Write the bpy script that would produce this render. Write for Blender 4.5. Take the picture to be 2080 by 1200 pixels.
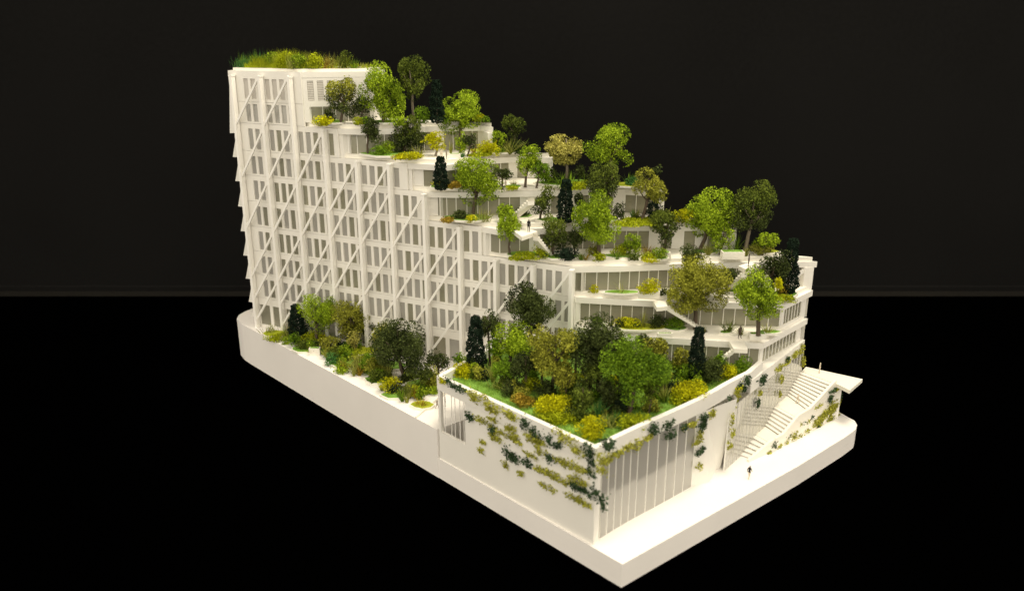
import bpy, math, random
import numpy as np
from mathutils import Vector, Matrix

for o in list(bpy.data.objects):
    bpy.data.objects.remove(o)
scene = bpy.context.scene
COL = scene.collection

# ------------------------------------------------------------------ camera
F, CX, CY, HZ, H = 1620., 1040., 600., 75., 0.40      # focal length, centre, horizon (photo pixels), lens height (m)
TH = math.atan((CY - HZ) / F)
cT, sT = math.cos(TH), math.sin(TH)
cam_d = bpy.data.cameras.new('camera')
cam = bpy.data.objects.new('camera', cam_d)
COL.objects.link(cam)
cam.location = (0, 0, H)
cam.rotation_euler = (math.pi / 2 - TH, 0, 0)
cam_d.sensor_width = 36.0
cam_d.lens = F / 2080. * 36.0
cam_d.clip_start = 0.01
cam_d.clip_end = 50
cam_d.dof.use_dof = True
cam_d.dof.focus_distance = 0.86
cam_d.dof.aperture_fstop = 6.0
scene.camera = cam

# ------------------------------------------------------------------ light
w = bpy.data.worlds.new('World')
scene.world = w
w.use_nodes = True
bg = w.node_tree.nodes['Background']
bg.inputs[0].default_value = (1.0, 0.905, 0.76, 1)
bg.inputs[1].default_value = 1.62


def area(name, loc, target, size, energy, col):
    d = bpy.data.lights.new(name, 'AREA')
    d.shape = 'DISK'
    d.size = size
    d.energy = energy
    d.color = col
    o = bpy.data.objects.new(name, d)
    COL.objects.link(o)
    o.location = loc
    o.rotation_euler = (Vector(target) - Vector(loc)).to_track_quat('-Z', 'Y').to_euler()
    o['kind'] = 'helper'
    return o


area('ceiling_lamp', (0.36, 0.74, 1.75), (0.08, 0.74, 0.1), 0.50, 21.0, (1.0, 0.90, 0.72))

scene.view_settings.view_transform = 'Standard'
scene.view_settings.look = 'None'
scene.view_settings.exposure = 0.0
scene.view_settings.gamma = 1.0
scene.render.engine = 'CYCLES'
scene.cycles.max_bounces = 10
scene.cycles.transparent_max_bounces = 24


# ------------------------------------------------------------------ photo pixel -> place
def ray(px, py):
    u = (px - CX) / F
    v = (py - CY) / F
    return np.array([u, cT - v * sT, -(v * cT + sT)])


CAM = np.array([0, 0, H])


def onz(px, py, z):
    r = ray(px, py)
    return CAM + (z - H) / r[2] * r


def onplane(px, py, p0, d):
    n = np.array([d[1], -d[0], 0.])
    r = ray(px, py)
    q = np.array([p0[0], p0[1], 0.])
    return CAM + n.dot(q - CAM) / n.dot(r) * r


def depth(p):
    q = np.array(p) - CAM
    return q[1] * cT - q[2] * sT


def on_front(px, py, y):            # upright plane through a foot point, facing along y
    r = ray(px, py)
    return CAM + (y / r[1]) * r


# ------------------------------------------------------------------ materials
def new_mat(name):
    m = bpy.data.materials.new(name)
    m.use_nodes = True
    nt = m.node_tree
    return m, nt, nt.nodes['Principled BSDF']


def white_card(name, col, rough=0.62, bump=0.04, var=0.03):
    m, nt, b = new_mat(name)
    tc = nt.nodes.new('ShaderNodeTexCoord')
    n = nt.nodes.new('ShaderNodeTexNoise')
    n.inputs['Scale'].default_value = 14
    n.inputs['Detail'].default_value = 6
    nt.links.new(tc.outputs['Object'], n.inputs['Vector'])
    r = nt.nodes.new('ShaderNodeValToRGB')
    r.color_ramp.elements[0].position = .3
    r.color_ramp.elements[1].position = .7
    r.color_ramp.elements[0].color = (*[c * (1 - var) for c in col], 1)
    r.color_ramp.elements[1].color = (*[min(1, c * (1 + var)) for c in col], 1)
    nt.links.new(n.outputs['Fac'], r.inputs['Fac'])
    nt.links.new(r.outputs['Color'], b.inputs['Base Color'])
    b.inputs['Roughness'].default_value = rough
    b.inputs['Specular IOR Level'].default_value = 0.3
    n2 = nt.nodes.new('ShaderNodeTexNoise')
    n2.inputs['Scale'].default_value = 320
    n2.inputs['Detail'].default_value = 3
    nt.links.new(tc.outputs['Object'], n2.inputs['Vector'])
    bp = nt.nodes.new('ShaderNodeBump')
    bp.inputs['Strength'].default_value = bump
    bp.inputs['Distance'].default_value = 0.002
    nt.links.new(n2.outputs['Fac'], bp.inputs['Height'])
    nt.links.new(bp.outputs['Normal'], b.inputs['Normal'])
    return m


M = {}
M['card'] = white_card('white_card', (.82, .797, .730))
M['frame'] = white_card('white_styrene', (.88, .86, .80), .5)
M['base'] = white_card('base_card', (.84, .81, .765), .6)
M['tray'] = white_card('tray_card', (.84, .81, .71), .55)
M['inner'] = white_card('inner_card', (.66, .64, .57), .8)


def glass_mat(name, tint, refl, frost=.1, fc=(.55, .55, .5)):
    m, nt, b = new_mat(name)
    nt.nodes.remove(b)
    out = nt.nodes['Material Output']
    t = nt.nodes.new('ShaderNodeBsdfTransparent')
    t.inputs[0].default_value = (*tint, 1)
    g = nt.nodes.new('ShaderNodeBsdfGlossy')
    g.inputs['Roughness'].default_value = .10
    g.inputs['Color'].default_value = (.9, .9, .88, 1)
    d = nt.nodes.new('ShaderNodeBsdfDiffuse')
    d.inputs['Color'].default_value = (*fc, 1)
    lw = nt.nodes.new('ShaderNodeFresnel')
    lw.inputs['IOR'].default_value = 1.5
    mul = nt.nodes.new('ShaderNodeMath')
    mul.operation = 'MULTIPLY'
    mul.inputs[1].default_value = refl
    nt.links.new(lw.outputs[0], mul.inputs[0])
    mx0 = nt.nodes.new('ShaderNodeMixShader')
    mx0.inputs[0].default_value = frost
    nt.links.new(t.outputs[0], mx0.inputs[1])
    nt.links.new(d.outputs[0], mx0.inputs[2])
    mx = nt.nodes.new('ShaderNodeMixShader')
    nt.links.new(mul.outputs[0], mx.inputs[0])
    nt.links.new(mx0.outputs[0], mx.inputs[1])
    nt.links.new(g.outputs[0], mx.inputs[2])
    nt.links.new(mx.outputs[0], out.inputs['Surface'])
    return m


M['glass'] = glass_mat('acetate_glazing', (.84, .83, .71), 1.0, .36, (.62, .60, .46))
M['glass_left'] = glass_mat('hazy_acetate', (.80, .79, .74), 1.0, .50, (.68, .66, .60))
M['glass_clear'] = glass_mat('clear_acetate', (.97, .97, .93), 2.0, .38, (.92, .89, .81))
M['frost'] = white_card('frosted_louvre', (.52, .49, .44), .7)


def plain(name, col, rough=.7, spec=.2):
    m, nt, b = new_mat(name)
    b.inputs['Base Color'].default_value = (*col, 1)
    b.inputs['Roughness'].default_value = rough
    b.inputs['Specular IOR Level'].default_value = spec
    return m


M['bark'] = white_card('bark', (.10, .075, .05), .9, .4, .35)
M['bark_pale'] = white_card('pale_bark', (.24, .20, .14), .9, .4, .3)
M['fig_black'] = plain('black_figure', (.012, .010, .009))
M['fig_brown'] = plain('brown_figure', (.07, .05, .035))
M['fig_pale'] = plain('pale_figure', (.62, .54, .42))
M['fig_grey'] = plain('grey_figure', (.26, .21, .16))
M['table'] = plain('black_table', (.00015, .00015, .00015), 1.0, 0.0)


def backdrop_mat(name, a, b_):
    m, nt, b = new_mat(name)
    tc = nt.nodes.new('ShaderNodeTexCoord')
    n = nt.nodes.new('ShaderNodeTexNoise')
    n.inputs['Scale'].default_value = 160
    n.inputs['Detail'].default_value = 8
    n.inputs['Roughness'].default_value = .8
    nt.links.new(tc.outputs['Object'], n.inputs['Vector'])
    n2 = nt.nodes.new('ShaderNodeTexNoise')
    n2.inputs['Scale'].default_value = 2.5
    nt.links.new(tc.outputs['Object'], n2.inputs['Vector'])
    ad = nt.nodes.new('ShaderNodeMath')
    ad.operation = 'MULTIPLY_ADD'
    ad.inputs[1].default_value = .55
    nt.links.new(n.outputs['Fac'], ad.inputs[0])
    ml = nt.nodes.new('ShaderNodeMath')
    ml.operation = 'MULTIPLY'
    ml.inputs[1].default_value = .45
    nt.links.new(n2.outputs['Fac'], ml.inputs[0])
    nt.links.new(ml.outputs[0], ad.inputs[2])
    r = nt.nodes.new('ShaderNodeValToRGB')
    r.color_ramp.elements[0].position = .3
    r.color_ramp.elements[1].position = .7
    r.color_ramp.elements[0].color = (*a, 1)
    r.color_ramp.elements[1].color = (*b_, 1)
    nt.links.new(ad.outputs[0], r.inputs['Fac'])
    nt.links.new(r.outputs['Color'], b.inputs['Base Color'])
    b.inputs['Roughness'].default_value = .95
    b.inputs['Specular IOR Level'].default_value = 0.02
    return m


M['backdrop'] = backdrop_mat('black_felt_board', (.0050, .0049, .0047), (.0094, .0092, .0089))
M['ledge'] = backdrop_mat('dark_ledge', (.006, .0055, .005), (.013, .012, .010))


def leaf_mat(name, dark, light, trans=.12):
    m, nt, b = new_mat(name)
    out = nt.nodes['Material Output']
    at = nt.nodes.new('ShaderNodeAttribute')
    at.attribute_name = 'tone'
    r = nt.nodes.new('ShaderNodeValToRGB')
    r.color_ramp.elements[0].position = .0
    r.color_ramp.elements[1].position = 1.
    r.color_ramp.elements[0].color = (*dark, 1)
    r.color_ramp.elements[1].color = (*light, 1)
    nt.links.new(at.outputs['Fac'], r.inputs['Fac'])
    nt.links.new(r.outputs['Color'], b.inputs['Base Color'])
    b.inputs['Roughness'].default_value = .8
    b.inputs['Specular IOR Level'].default_value = .12
    t = nt.nodes.new('ShaderNodeBsdfTranslucent')
    nt.links.new(r.outputs['Color'], t.inputs['Color'])
    mx = nt.nodes.new('ShaderNodeMixShader')
    mx.inputs[0].default_value = trans
    nt.links.new(b.outputs[0], mx.inputs[1])
    nt.links.new(t.outputs[0], mx.inputs[2])
    nt.links.new(mx.outputs[0], out.inputs['Surface'])
    return m


LEAF = {
    'lime': ((.048, .095, .003), (.40, .54, .026)),
    'green': ((.030, .070, .003), (.22, .36, .018)),
    'mid': ((.016, .030, .003), (.17, .22, .028)),
    'olive': ((.055, .062, .005), (.45, .46, .055)),
    'pale': ((.17, .165, .020), (.58, .54, .13)),
    'dark': ((.006, .011, .003), (.095, .125, .030)),
    'spruce': ((.004, .010, .006), (.022, .042, .022)),
    'yellow': ((.22, .215, .002), (.64, .64, .008)),
    'ygreen': ((.15, .18, .003), (.46, .52, .014)),
    'rust': ((.18, .12, .008), (.46, .33, .04)),
    'teal': ((.025, .085, .02), (.11, .27, .06)),
    'straw': ((.14, .16, .02), (.42, .43, .10)),
    'ivy': ((.012, .034, .013), (.070, .120, .048)),
    'lawn': ((.10, .20, .02), (.36, .50, .05)),
    'ivyolive': ((.18, .185, .012), (.55, .55, .09)),
}
for k, (a, b_) in LEAF.items():
    M['leaf_' + k] = leaf_mat('foliage_' + k, a, b_)


def turf_mat(name, a, b_):
    m, nt, b = new_mat(name)
    tc = nt.nodes.new('ShaderNodeTexCoord')
    n = nt.nodes.new('ShaderNodeTexNoise')
    n.inputs['Scale'].default_value = 90
    n.inputs['Detail'].default_value = 8
    nt.links.new(tc.outputs['Object'], n.inputs['Vector'])
    r = nt.nodes.new('ShaderNodeValToRGB')
    r.color_ramp.elements[0].position = .35
    r.color_ramp.elements[1].position = .68
    r.color_ramp.elements[0].color = (*a, 1)
    r.color_ramp.elements[1].color = (*b_, 1)
    nt.links.new(n.outputs['Fac'], r.inputs['Fac'])
    nt.links.new(r.outputs['Color'], b.inputs['Base Color'])
    b.inputs['Roughness'].default_value = .95
    b.inputs['Specular IOR Level'].default_value = .05
    n2 = nt.nodes.new('ShaderNodeTexNoise')
    n2.inputs['Scale'].default_value = 900
    nt.links.new(tc.outputs['Object'], n2.inputs['Vector'])
    bp = nt.nodes.new('ShaderNodeBump')
    bp.inputs['Strength'].default_value = .8
    bp.inputs['Distance'].default_value = .002
    nt.links.new(n2.outputs['Fac'], bp.inputs['Height'])
    nt.links.new(bp.outputs['Normal'], b.inputs['Normal'])
    return m


M['turf'] = turf_mat('green_turf', (.13, .24, .03), (.26, .46, .085))
M['turf_y'] = turf_mat('yellow_turf', (.30, .36, .02), (.48, .52, .05))

# ------------------------------------------------------------------ object helpers
ORG = {}


def origin(p):
    while p is not None:
        if p.name in ORG:
            return ORG[p.name]
        p = p.parent
    return np.zeros(3)


def tag(o, label=None, cat=None, group=None, kind=None):
    if label:
        o['label'] = label
    if cat:
        o['category'] = cat
    if group:
        o['group'] = group
    if kind:
        o['kind'] = kind
    return o


def thing(name, loc, label, cat, group=None):
    o = bpy.data.objects.new(name, None)
    COL.objects.link(o)
    o.empty_display_size = .005
    o.location = loc
    ORG[o.name] = np.array(loc, float)
    return tag(o, label, cat, group)


def put(name, me, mat, parent=None, loc=None):
    if mat is not None and not me.materials:
        me.materials.append(M[mat])
    o = bpy.data.objects.new(name, me)
    COL.objects.link(o)
    if parent is not None:
        o.parent = parent
    if loc is not None:
        o.location = loc
    return o


def mesh(name, V, Fc, mat, parent=None, smooth=False):
    """V in world metres; stored about the origin of the owning thing."""
    V = np.asarray(V, float)
    if parent is not None:
        V = V - origin(parent)
    me = bpy.data.meshes.new(name)
    me.from_pydata([tuple(v) for v in V], [], Fc)
    me.validate()
    me.update()
    if smooth:
        for p in me.polygons:
            p.use_smooth = True
    return put(name, me, mat, parent)


class MB:
    def __init__(s):
        s.V, s.F = [], []

    def add(s, V, Fc):
        n = len(s.V)
        s.V += [tuple(v) for v in V]
        s.F += [tuple(i + n for i in f) for f in Fc]

    def prism(s, pts, z0, z1):
        n = len(pts)
        a = 0
        for i in range(n):
            j = (i + 1) % n
            a += pts[i][0] * pts[j][1] - pts[j][0] * pts[i][1]
        if a < 0:
            pts = pts[::-1]
        z0 = z0 if hasattr(z0, '__len__') else [z0] * n
        z1 = z1 if hasattr(z1, '__len__') else [z1] * n
        if a < 0:
            z0, z1 = z0[::-1], z1[::-1]
        V = [(p[0], p[1], z) for p, z in zip(pts, z0)] + [(p[0], p[1], z) for p, z in zip(pts, z1)]
        Fc = [tuple(range(n))[::-1], tuple(range(n, 2 * n))]
        for i in range(n):
            j = (i + 1) % n
            Fc.append((i, j, n + j, n + i))
        s.add(V, Fc)

    def bar(s, p, q, wd, dp=None, up=None):
        p, q = np.array(p, float), np.array(q, float)
        dp = wd if dp is None else dp
        d = q - p
        d /= np.linalg.norm(d)
        up = np.array([0, 0, 1.]) if up is None else np.array(up, float)
        if abs(d.dot(up)) > .98:
            up = np.array([-U2[1], U2[0], 0])
        a = np.cross(d, up)
        a /= np.linalg.norm(a)
        b = np.cross(a, d)
        V = []
        for c in (p, q):
            for (x, y) in ((-1, -1), (1, -1), (1, 1), (-1, 1)):
                V.append(c + a * x * wd / 2 + b * y * dp / 2)
        s.add(V, [(3, 2, 1, 0), (4, 5, 6, 7), (0, 1, 5, 4), (1, 2, 6, 5), (2, 3, 7, 6), (3, 0, 4, 7)])

    def wall(s, p, q, z0, z1, t, off=0.):
        """upright panel from p to q (plan), thickness t to the left of p->q, starting at off"""
        p, q = np.array(p[:2], float), np.array(q[:2], float)
        d = (q - p) / np.linalg.norm(q - p)
        n = np.array([-d[1], d[0]])
        s.prism([p + n * off, q + n * off, q + n * (off + t), p + n * (off + t)], z0, z1)

    def tube(s, P, R, seg=6):
        P = [np.array(p, float) for p in P]
        rings = []
        for i, p in enumerate(P):
            d = P[min(i + 1, len(P) - 1)] - P[max(i - 1, 0)]
            d /= np.linalg.norm(d) + 1e-12
            a = np.cross(d, [0.3, 1, .1])
            a /= np.linalg.norm(a)
            b = np.cross(d, a)
            rings.append([p + R[i] * (a * math.cos(2 * math.pi * k / seg) + b * math.sin(2 * math.pi * k / seg)) for k in range(seg)])
        V = [v for r in rings for v in r]
        Fc = []
        for i in range(len(P) - 1):
            for k in range(seg):
                k2 = (k + 1) % seg
                Fc.append((i * seg + k, i * seg + k2, (i + 1) * seg + k2, (i + 1) * seg + k))
        Fc.append(tuple(range(seg))[::-1])
        Fc.append(tuple(range((len(P) - 1) * seg, len(P) * seg)))
        s.add(V, Fc)

    def build(s, name, mat, parent=None, smooth=False):
        return mesh(name, s.V, s.F, mat, parent, smooth)


_unit = {}


def unit_box(mat):
    if mat not in _unit:
        me = bpy.data.meshes.new('unit_' + mat)
        V = [(x, y, z) for z in (-.5, .5) for (x, y) in ((-.5, -.5), (.5, -.5), (.5, .5), (-.5, .5))]
        me.from_pydata(V, [], [(3, 2, 1, 0), (4, 5, 6, 7), (0, 1, 5, 4), (1, 2, 6, 5), (2, 3, 7, 6), (3, 0, 4, 7)])
        me.materials.append(M[mat])
        _unit[mat] = me
    return _unit[mat]


def slab_piece(name, centre, size, ang, mat, parent):
    """one small board: shared unit mesh, scaled; size along, across, up"""
    o = put(name, unit_box(mat), None, parent)
    o.location = np.array(centre) - origin(parent)
    o.rotation_euler = (0, 0, ang)
    o.scale = size
    return o


def inset(pts, d):
    """offset a closed plan outline inwards by d"""
    n = len(pts)
    a = sum(pts[i][0] * pts[(i + 1) % n][1] - pts[(i + 1) % n][0] * pts[i][1] for i in range(n))
    sg = 1 if a > 0 else -1
    out = []
    for i in range(n):
        p0, p1, p2 = [np.array(pts[k % n], float) for k in (i - 1, i, i + 1)]
        e1 = (p1 - p0) / np.linalg.norm(p1 - p0)
        e2 = (p2 - p1) / np.linalg.norm(p2 - p1)
        n1 = sg * np.array([-e1[1], e1[0]])
        n2 = sg * np.array([-e2[1], e2[0]])
        m = n1 + n2
        k = 1 + n1.dot(n2)
        m = m / max(k, .35)
        out.append(p1 + m * d)
    return out


# ------------------------------------------------------------------ plan of the model
U2 = np.array([-0.899, 0.439, 0.])           # along the column facade, towards its far end
NB = np.array([0.439, 0.899, 0.])            # into the building from that facade
B1 = onz(526, 666, .05)


def fp(s, off=0.):                            # point on the column facade; s metres from the far column
    return (B1 - s * U2 + off * NB)[:2]


LV = dict(R=.363, A=.304, B=.272, C=.243, D=.212, E=.181, F=.150, G=.120)
ZP, ZG = .021, .051                           # plaza and garden levels
BK0, BK1 = np.array([.316, .791]), np.array([-.318, 1.043])     # back wall line


def back(x):
    t = (x - BK0[0]) / (BK1[0] - BK0[0])
    return BK0 + t * (BK1 - BK0)


WOFF = .0062                                   # wall set behind the columns
S_END = {'R': .0945, 'A': .140, 'B': .229, 'C': .249, 'D': .318, 'E': .419, 'F': .424, 'G': .424}
FRONT = {                                     # terrace edges beyond the facade corner, plan metres
    'R': [(-.158, .930)],
    'A': [(-.160, .884), (-.130, .892), (-.098, .912), (-.037, .925), (-.021, .905)],
    'B': [(-.070, .838), (-.046, .858), (-.019, .889), (.006, .900), (.045, .892)],
    'C': [(-.060, .840), (.021, .846), (.085, .856), (.123, .858), (.163, .843)],
    'D': [(-.014, .800), (.030, .804), (.054, .817), (.109, .819), (.182, .819), (.236, .817)],
    'E': [(.110, .772), (.170, .780), (.231, .785), (.313, .7885)],
    'F': [(.142, .753), (.200, .749), (.269, .7445), (.3125, .7895)],
    'G': [(.084, .748), (.108, .739), (.157, .728), (.212, .719), (.242, .7155), (.3095, .7865)],
}
S0 = -.0045
SR0 = -.0118                                   # the top two storeys reach further


def outline(k):
    pts = [fp(SR0 if k == 'R' else S0, WOFF), fp(S_END[k], WOFF)] + [np.array(p) for p in FRONT[k]]
    last = pts[-1]
    bx = {'R': -.150, 'A': -.028, 'B': .046, 'C': .164, 'D': .237}.get(k, None)
    if bx is not None:
        pts.append(back(bx))
    pts.append(BK1)
    return pts


OUT = {k: outline(k) for k in LV}

# ------------------------------------------------------------------ setting: table and black board behind
tb = MB()
tb.prism([(-3, -.8), (3, -.8), (3, 1.229), (-3, 1.229)], -.04, 0)
tag(tb.build('table_top', 'table'), kind='structure')
lg = MB()
lg.prism([(-3, 1.2295), (3, 1.2295), (3, 1.262), (-3, 1.262)], -.04, .001)
tag(lg.build('ledge', 'ledge'), kind='structure')
bd = MB()
bd.prism([(-3, 1.262), (3, 1.262), (3, 1.28), (-3, 1.28)], -.04, 1.6)
tag(bd.build('backdrop', 'backdrop'), kind='structure')
sk = MB()
sk.prism([(-3, 1.254), (3, 1.254), (3, 1.2618), (-3, 1.2618)], .0012, .0085)
tag(sk.build('backdrop_skirting', 'backdrop'), kind='structure')

# ------------------------------------------------------------------ base of the model
base = thing('model_base', (.084, .511, 0), 'thick white card base with a raised slab along one side, on black table', 'model base')
LEFT0, LEFT1 = np.array([.0835, .511]), np.array([-.334, .9465])
SITE = [LEFT0, (.266, .656), (.331, .7115), (.349, .7285), (.3545, .7385), (.356, .748), (.352, .757), (.346, .772), (.33, .83), (-.30, 1.085), (-.345, 1.03),
        (-.3565, 1.009), (-.3605, .994), (-.3585, .979), (-.3475, .9615), LEFT1]
dL = (LEFT1 - LEFT0) / np.linalg.norm(LEFT1 - LEFT0)
RS = LEFT0 + dL * .2215                         # where the raised slab begins
Vd = np.array([.767, .642])
EDGE = [RS, RS + Vd * .135, np.array([.10, .775]), np.array([.30, .800]), np.array([.31, .838])]
m = MB()
m.prism([np.array(p) for p in SITE[:9]] + EDGE[::-1], 0, ZP)
m.build('plaza_slab', 'base', base)
m = MB()
m.prism([e - Vd * .0004 if i == 0 else e for i, e in enumerate(EDGE)] + [np.array(p) for p in SITE[9:]], 0, ZG)
m.build('raised_slab', 'base', base)

ka, kb = onz(846, 849, ZG)[:2], onz(934, 778, ZG)[:2]
m = MB()
m.wall(ka, kb, ZG, [ZG + .0015, ZG + .0060, ZG + .0060, ZG + .0015], .0016)
m.build('garden_kerb', 'tray', base)

# ------------------------------------------------------------------ stepped building
bld = thing('terraced_building', (*fp(0), ZG), 'white stepped terrace building of card with braced column facade, on the raised base', 'building')
order = ['R', 'A', 'B', 'C', 'D', 'E', 'F', 'G']
floors = {'R': .304 + .0, 'A': LV['B'], 'B': LV['C'], 'C': LV['D'], 'D': LV['E'], 'E': LV['F'], 'F': LV['G'], 'G': .0895}
TS = .0045                                      # terrace deck above its band


def out2(k):
    return OUT[k]


for k in order:
    z = LV[k]
    o = OUT[k]
    m = MB()
    ins = list(o)
    m.prism(ins, z - .0062, z)
    s_ = m.build('floor_slab', 'card', bld)
    # deck, one step in from the band, carries the planting
    dk = inset(o, .0042)
    m = MB()
    m.prism(dk, z, z + (TS if k != 'R' else .003))
    m.build('terrace_deck', 'tray', s_)
# intermediate floors behind the facade: ground floor ceiling
m = MB()
m.prism(inset(OUT['G'], .003), .0835, .0895)
m.build('floor_slab', 'card', bld)
m = MB()
m.prism(inset(OUT['R'], .003), .3245, .3285)
m.build('floor_slab', 'card', bld)


rng0 = random.Random(5)


def facade_row(s0, s1, z0, z1, wins, wb, wt, ww, mat='glass_left'):
    """one storey of the column facade: a board with real openings, each with its pane"""
    m = MB()
    P = lambda s, o_=0: fp(s, WOFF - .0012 + o_)
    d = P(s1) - P(s0)
    ang = math.atan2(d[1], d[0])

    def seg(a, b, za, zb):
        m.wall(P(a), P(b), za, zb, .0022)
    seg(s0, s1, z0, wb)
    seg(s0, s1, wt, z1)
    cur = s0
    for c in wins:
        seg(cur, c - ww / 2, wb, wt)
        cur = c + ww / 2
    seg(cur, s1, wb, wt)
    wl = m.build('facade_wall', 'card', bld)
    for c in wins:
        p = P(c, .0014)
        mt_ = 'glass' if mat == 'glass_left' and rng0.random() < .4 else mat
        slab_piece('window_pane', (p[0], p[1], (wb + wt) / 2), (ww - .0002, .0004, wt - wb - .0002), ang, mt_, wl)
    return wl


PITCH = .0424
rows = [('R', .3285, .363, S_END['R']), ('R', .304, .3285, S_END['R']), ('A', LV['B'], LV['A'], S_END['A']), ('B', LV['C'], LV['B'], S_END['B']),
        ('C', LV['D'], LV['C'], S_END['C']), ('D', LV['E'], LV['D'], S_END['D']), ('E', LV['F'], LV['E'], S_END['E']),
        ('F', LV['G'], LV['F'], S_END['F']), ('G', .0895, LV['G'], S_END['G']), ('N', ZG, .0895, S_END['G'])]
gap = .0003
for i, (k, z0, z1, se) in enumerate(rows):
    ww = .0071
    wins = []
    for b in range(-1, 11):
        for j in range(4):
            c = -.0023 + PITCH * b + PITCH * (j + .5) / 4
            if S0 + .006 < c - ww / 2 and c + ww / 2 < se - .0035:
                wins.append(c)
    if k == 'C':
        wins = [c for c in wins if c < .243]
    if k == 'N':
        wins = [-.0023 + PITCH * (b + (j + .5) / 2) for b in range(10) for j in range(2)]
        facade_row(S0, se, z0, z1, wins, z0 + .003, z1 - .009, .0165)
    elif i == 0:
        facade_row(SR0, se, z0 + gap, z1, wins, z0 + .0035, z1 - .0085, ww, 'frost')
    else:
        facade_row(SR0 if i == 1 else S0, se, z0 + gap, z1, wins, z0 + .0022, z1 - .0058 + (.0035 if i == 1 else 0), ww)

# louvre slats over the top row of the tower
for b in range(10):
    pass

# columns and braces
TOPS = ['R', 'R', 'R', 'A', 'B', 'B', 'C', 'D', 'E', 'E', 'E']
LEVZ = {0: .358, 1: .3285, 2: .302, 3: .270, 4: .241, 5: .210, 6: .179, 7: .148, 8: .118, 9: .0885, 10: .060}
LIDX = {'R': 0, 'A': 2, 'B': 3, 'C': 4, 'D': 5, 'E': 6}


def colp(i, off=0.):
    return fp(-.0023 + PITCH * i, off)


for i, t in enumerate(TOPS):
    zt = LV[t] - (.0055 if t == 'R' else .002)
    m = MB()
    p = colp(i, .0006)
    m.bar((p[0], p[1], ZG - .0008), (p[0], p[1], zt), .0034, .0062)
    c_ = m.build('column', 'frame', bld)
    m = MB()
    m.bar((p[0], p[1], zt - .0006), (p[0], p[1], zt + .0010), .0046, .0066)
    m.build('column_cap', 'frame', c_)


def brace(i, l0, l1):
    a = colp(i + 1, -.0006)
    b = colp(i, -.0006)
    jz = rng0.uniform(-.0007, .0007)
    z0, z1 = LEVZ[l0] + jz, LEVZ[l1] + jz
    m = MB()
    m.bar((a[0], a[1], z0), (b[0], b[1], z1), .0020, .0024)
    m.build('brace', 'frame', bld)


for i in range(10):
    top = LIDX[TOPS[i + 1]]
    if top % 2:
        brace(i, top, top + 2)
        start = top + 1
    else:
        start = top
    l = start
    while l + 2 <= 10:
        brace(i, l, l + 2)
        l += 2
for i in (0, 1, 2):
    brace(i, 7, 9)
brace(9, 7, 9)

# end wall with flaring hoods, one per storey
WE = MB()
pA, pB = fp(S0 + .0002, WOFF + .001), BK1 + np.array([.0025, .0])
WE.wall(pB, pA, ZG, .356, .002, -.0032)
WE.build('end_wall', 'card', bld)
hz = [(.3565, .291, .0005, .0090)] + [(LV[k] + .0150, LV[k] - .0092, .0075, .0158) for k in 'BCDEFG'] + [(.1030, .0800, .0075, .0150), (.0765, .0600, .0065, .0130)]
for q_, (zt, zb, ft, fl) in enumerate(hz):
    n = U2[:2]
    a0 = fp(SR0 if q_ == 0 else S0, WOFF + .0008)
    a1 = a0 + NB[:2] * .058
    V = []
    for p in (a0, a1):
        V += [(*(p - n * .0002), zt), (*(p + n * ft), zt), (*(p + n * fl), zb), (*(p - n * .0002), zb + .0006)]
    mesh('sun_hood', V, [(0, 1, 2, 3), (7, 6, 5, 4), (0, 4, 5, 1), (1, 5, 6, 2), (2, 6, 7, 3), (3, 7, 4, 0)], 'card', bld)

# back wall with window slots, storey by storey
bdir = (BK1 - BK0) / np.linalg.norm(BK1 - BK0)
BLEN = np.linalg.norm(BK1 - BK0)
bang = math.atan2(bdir[1], bdir[0])
bstart = {'R': .505, 'A': .375, 'B': .294, 'C': .168, 'D': .089, 'E': .006, 'F': .006, 'G': .006}
for k in order:
    z0, z1 = floors[k], LV[k] - .0062
    m = MB()
    a, b_ = bstart[k], BLEN - .004
    P = lambda t: BK0 + bdir * t
    wb, wt = z0 + .0075, z1 - .003
    m.wall(P(a), P(b_), z0, wb, .002, .0005)
    m.wall(P(a), P(b_), wt, z1, .002, .0005)
    t = a
    rr = random.Random(hash(k) % 1000 if False else ord(k))
    while t < b_:
        wd = rr.choice([.006, .009, .012, .016])
        e = min(t + wd, b_)
        m.wall(P(t), P(e), wb, wt, .002, .0005)
        t = e + rr.choice([.0035, .005, .008])
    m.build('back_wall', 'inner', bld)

# inner partitions and cores seen through the glazing
for k in order[1:] + ['N']:
    z0 = floors.get(k, ZG)
    z1 = (LV[k] if k != 'N' else .0895) - .0063
    rr = random.Random(ord(k) * 3)
    s = .012
    while s < S_END.get(k, .424) + .02:
        p = np.array(fp(s, .012))
        L = rr.uniform(.010, .026)
        q = p + NB[:2] * L
        if q[1] < back(q[0])[1] - .004:
            m = MB()
            m.wall(p, q, z0 + .0046, z1, .0015)
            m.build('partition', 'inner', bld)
        s += rr.uniform(.022, .05)


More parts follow.
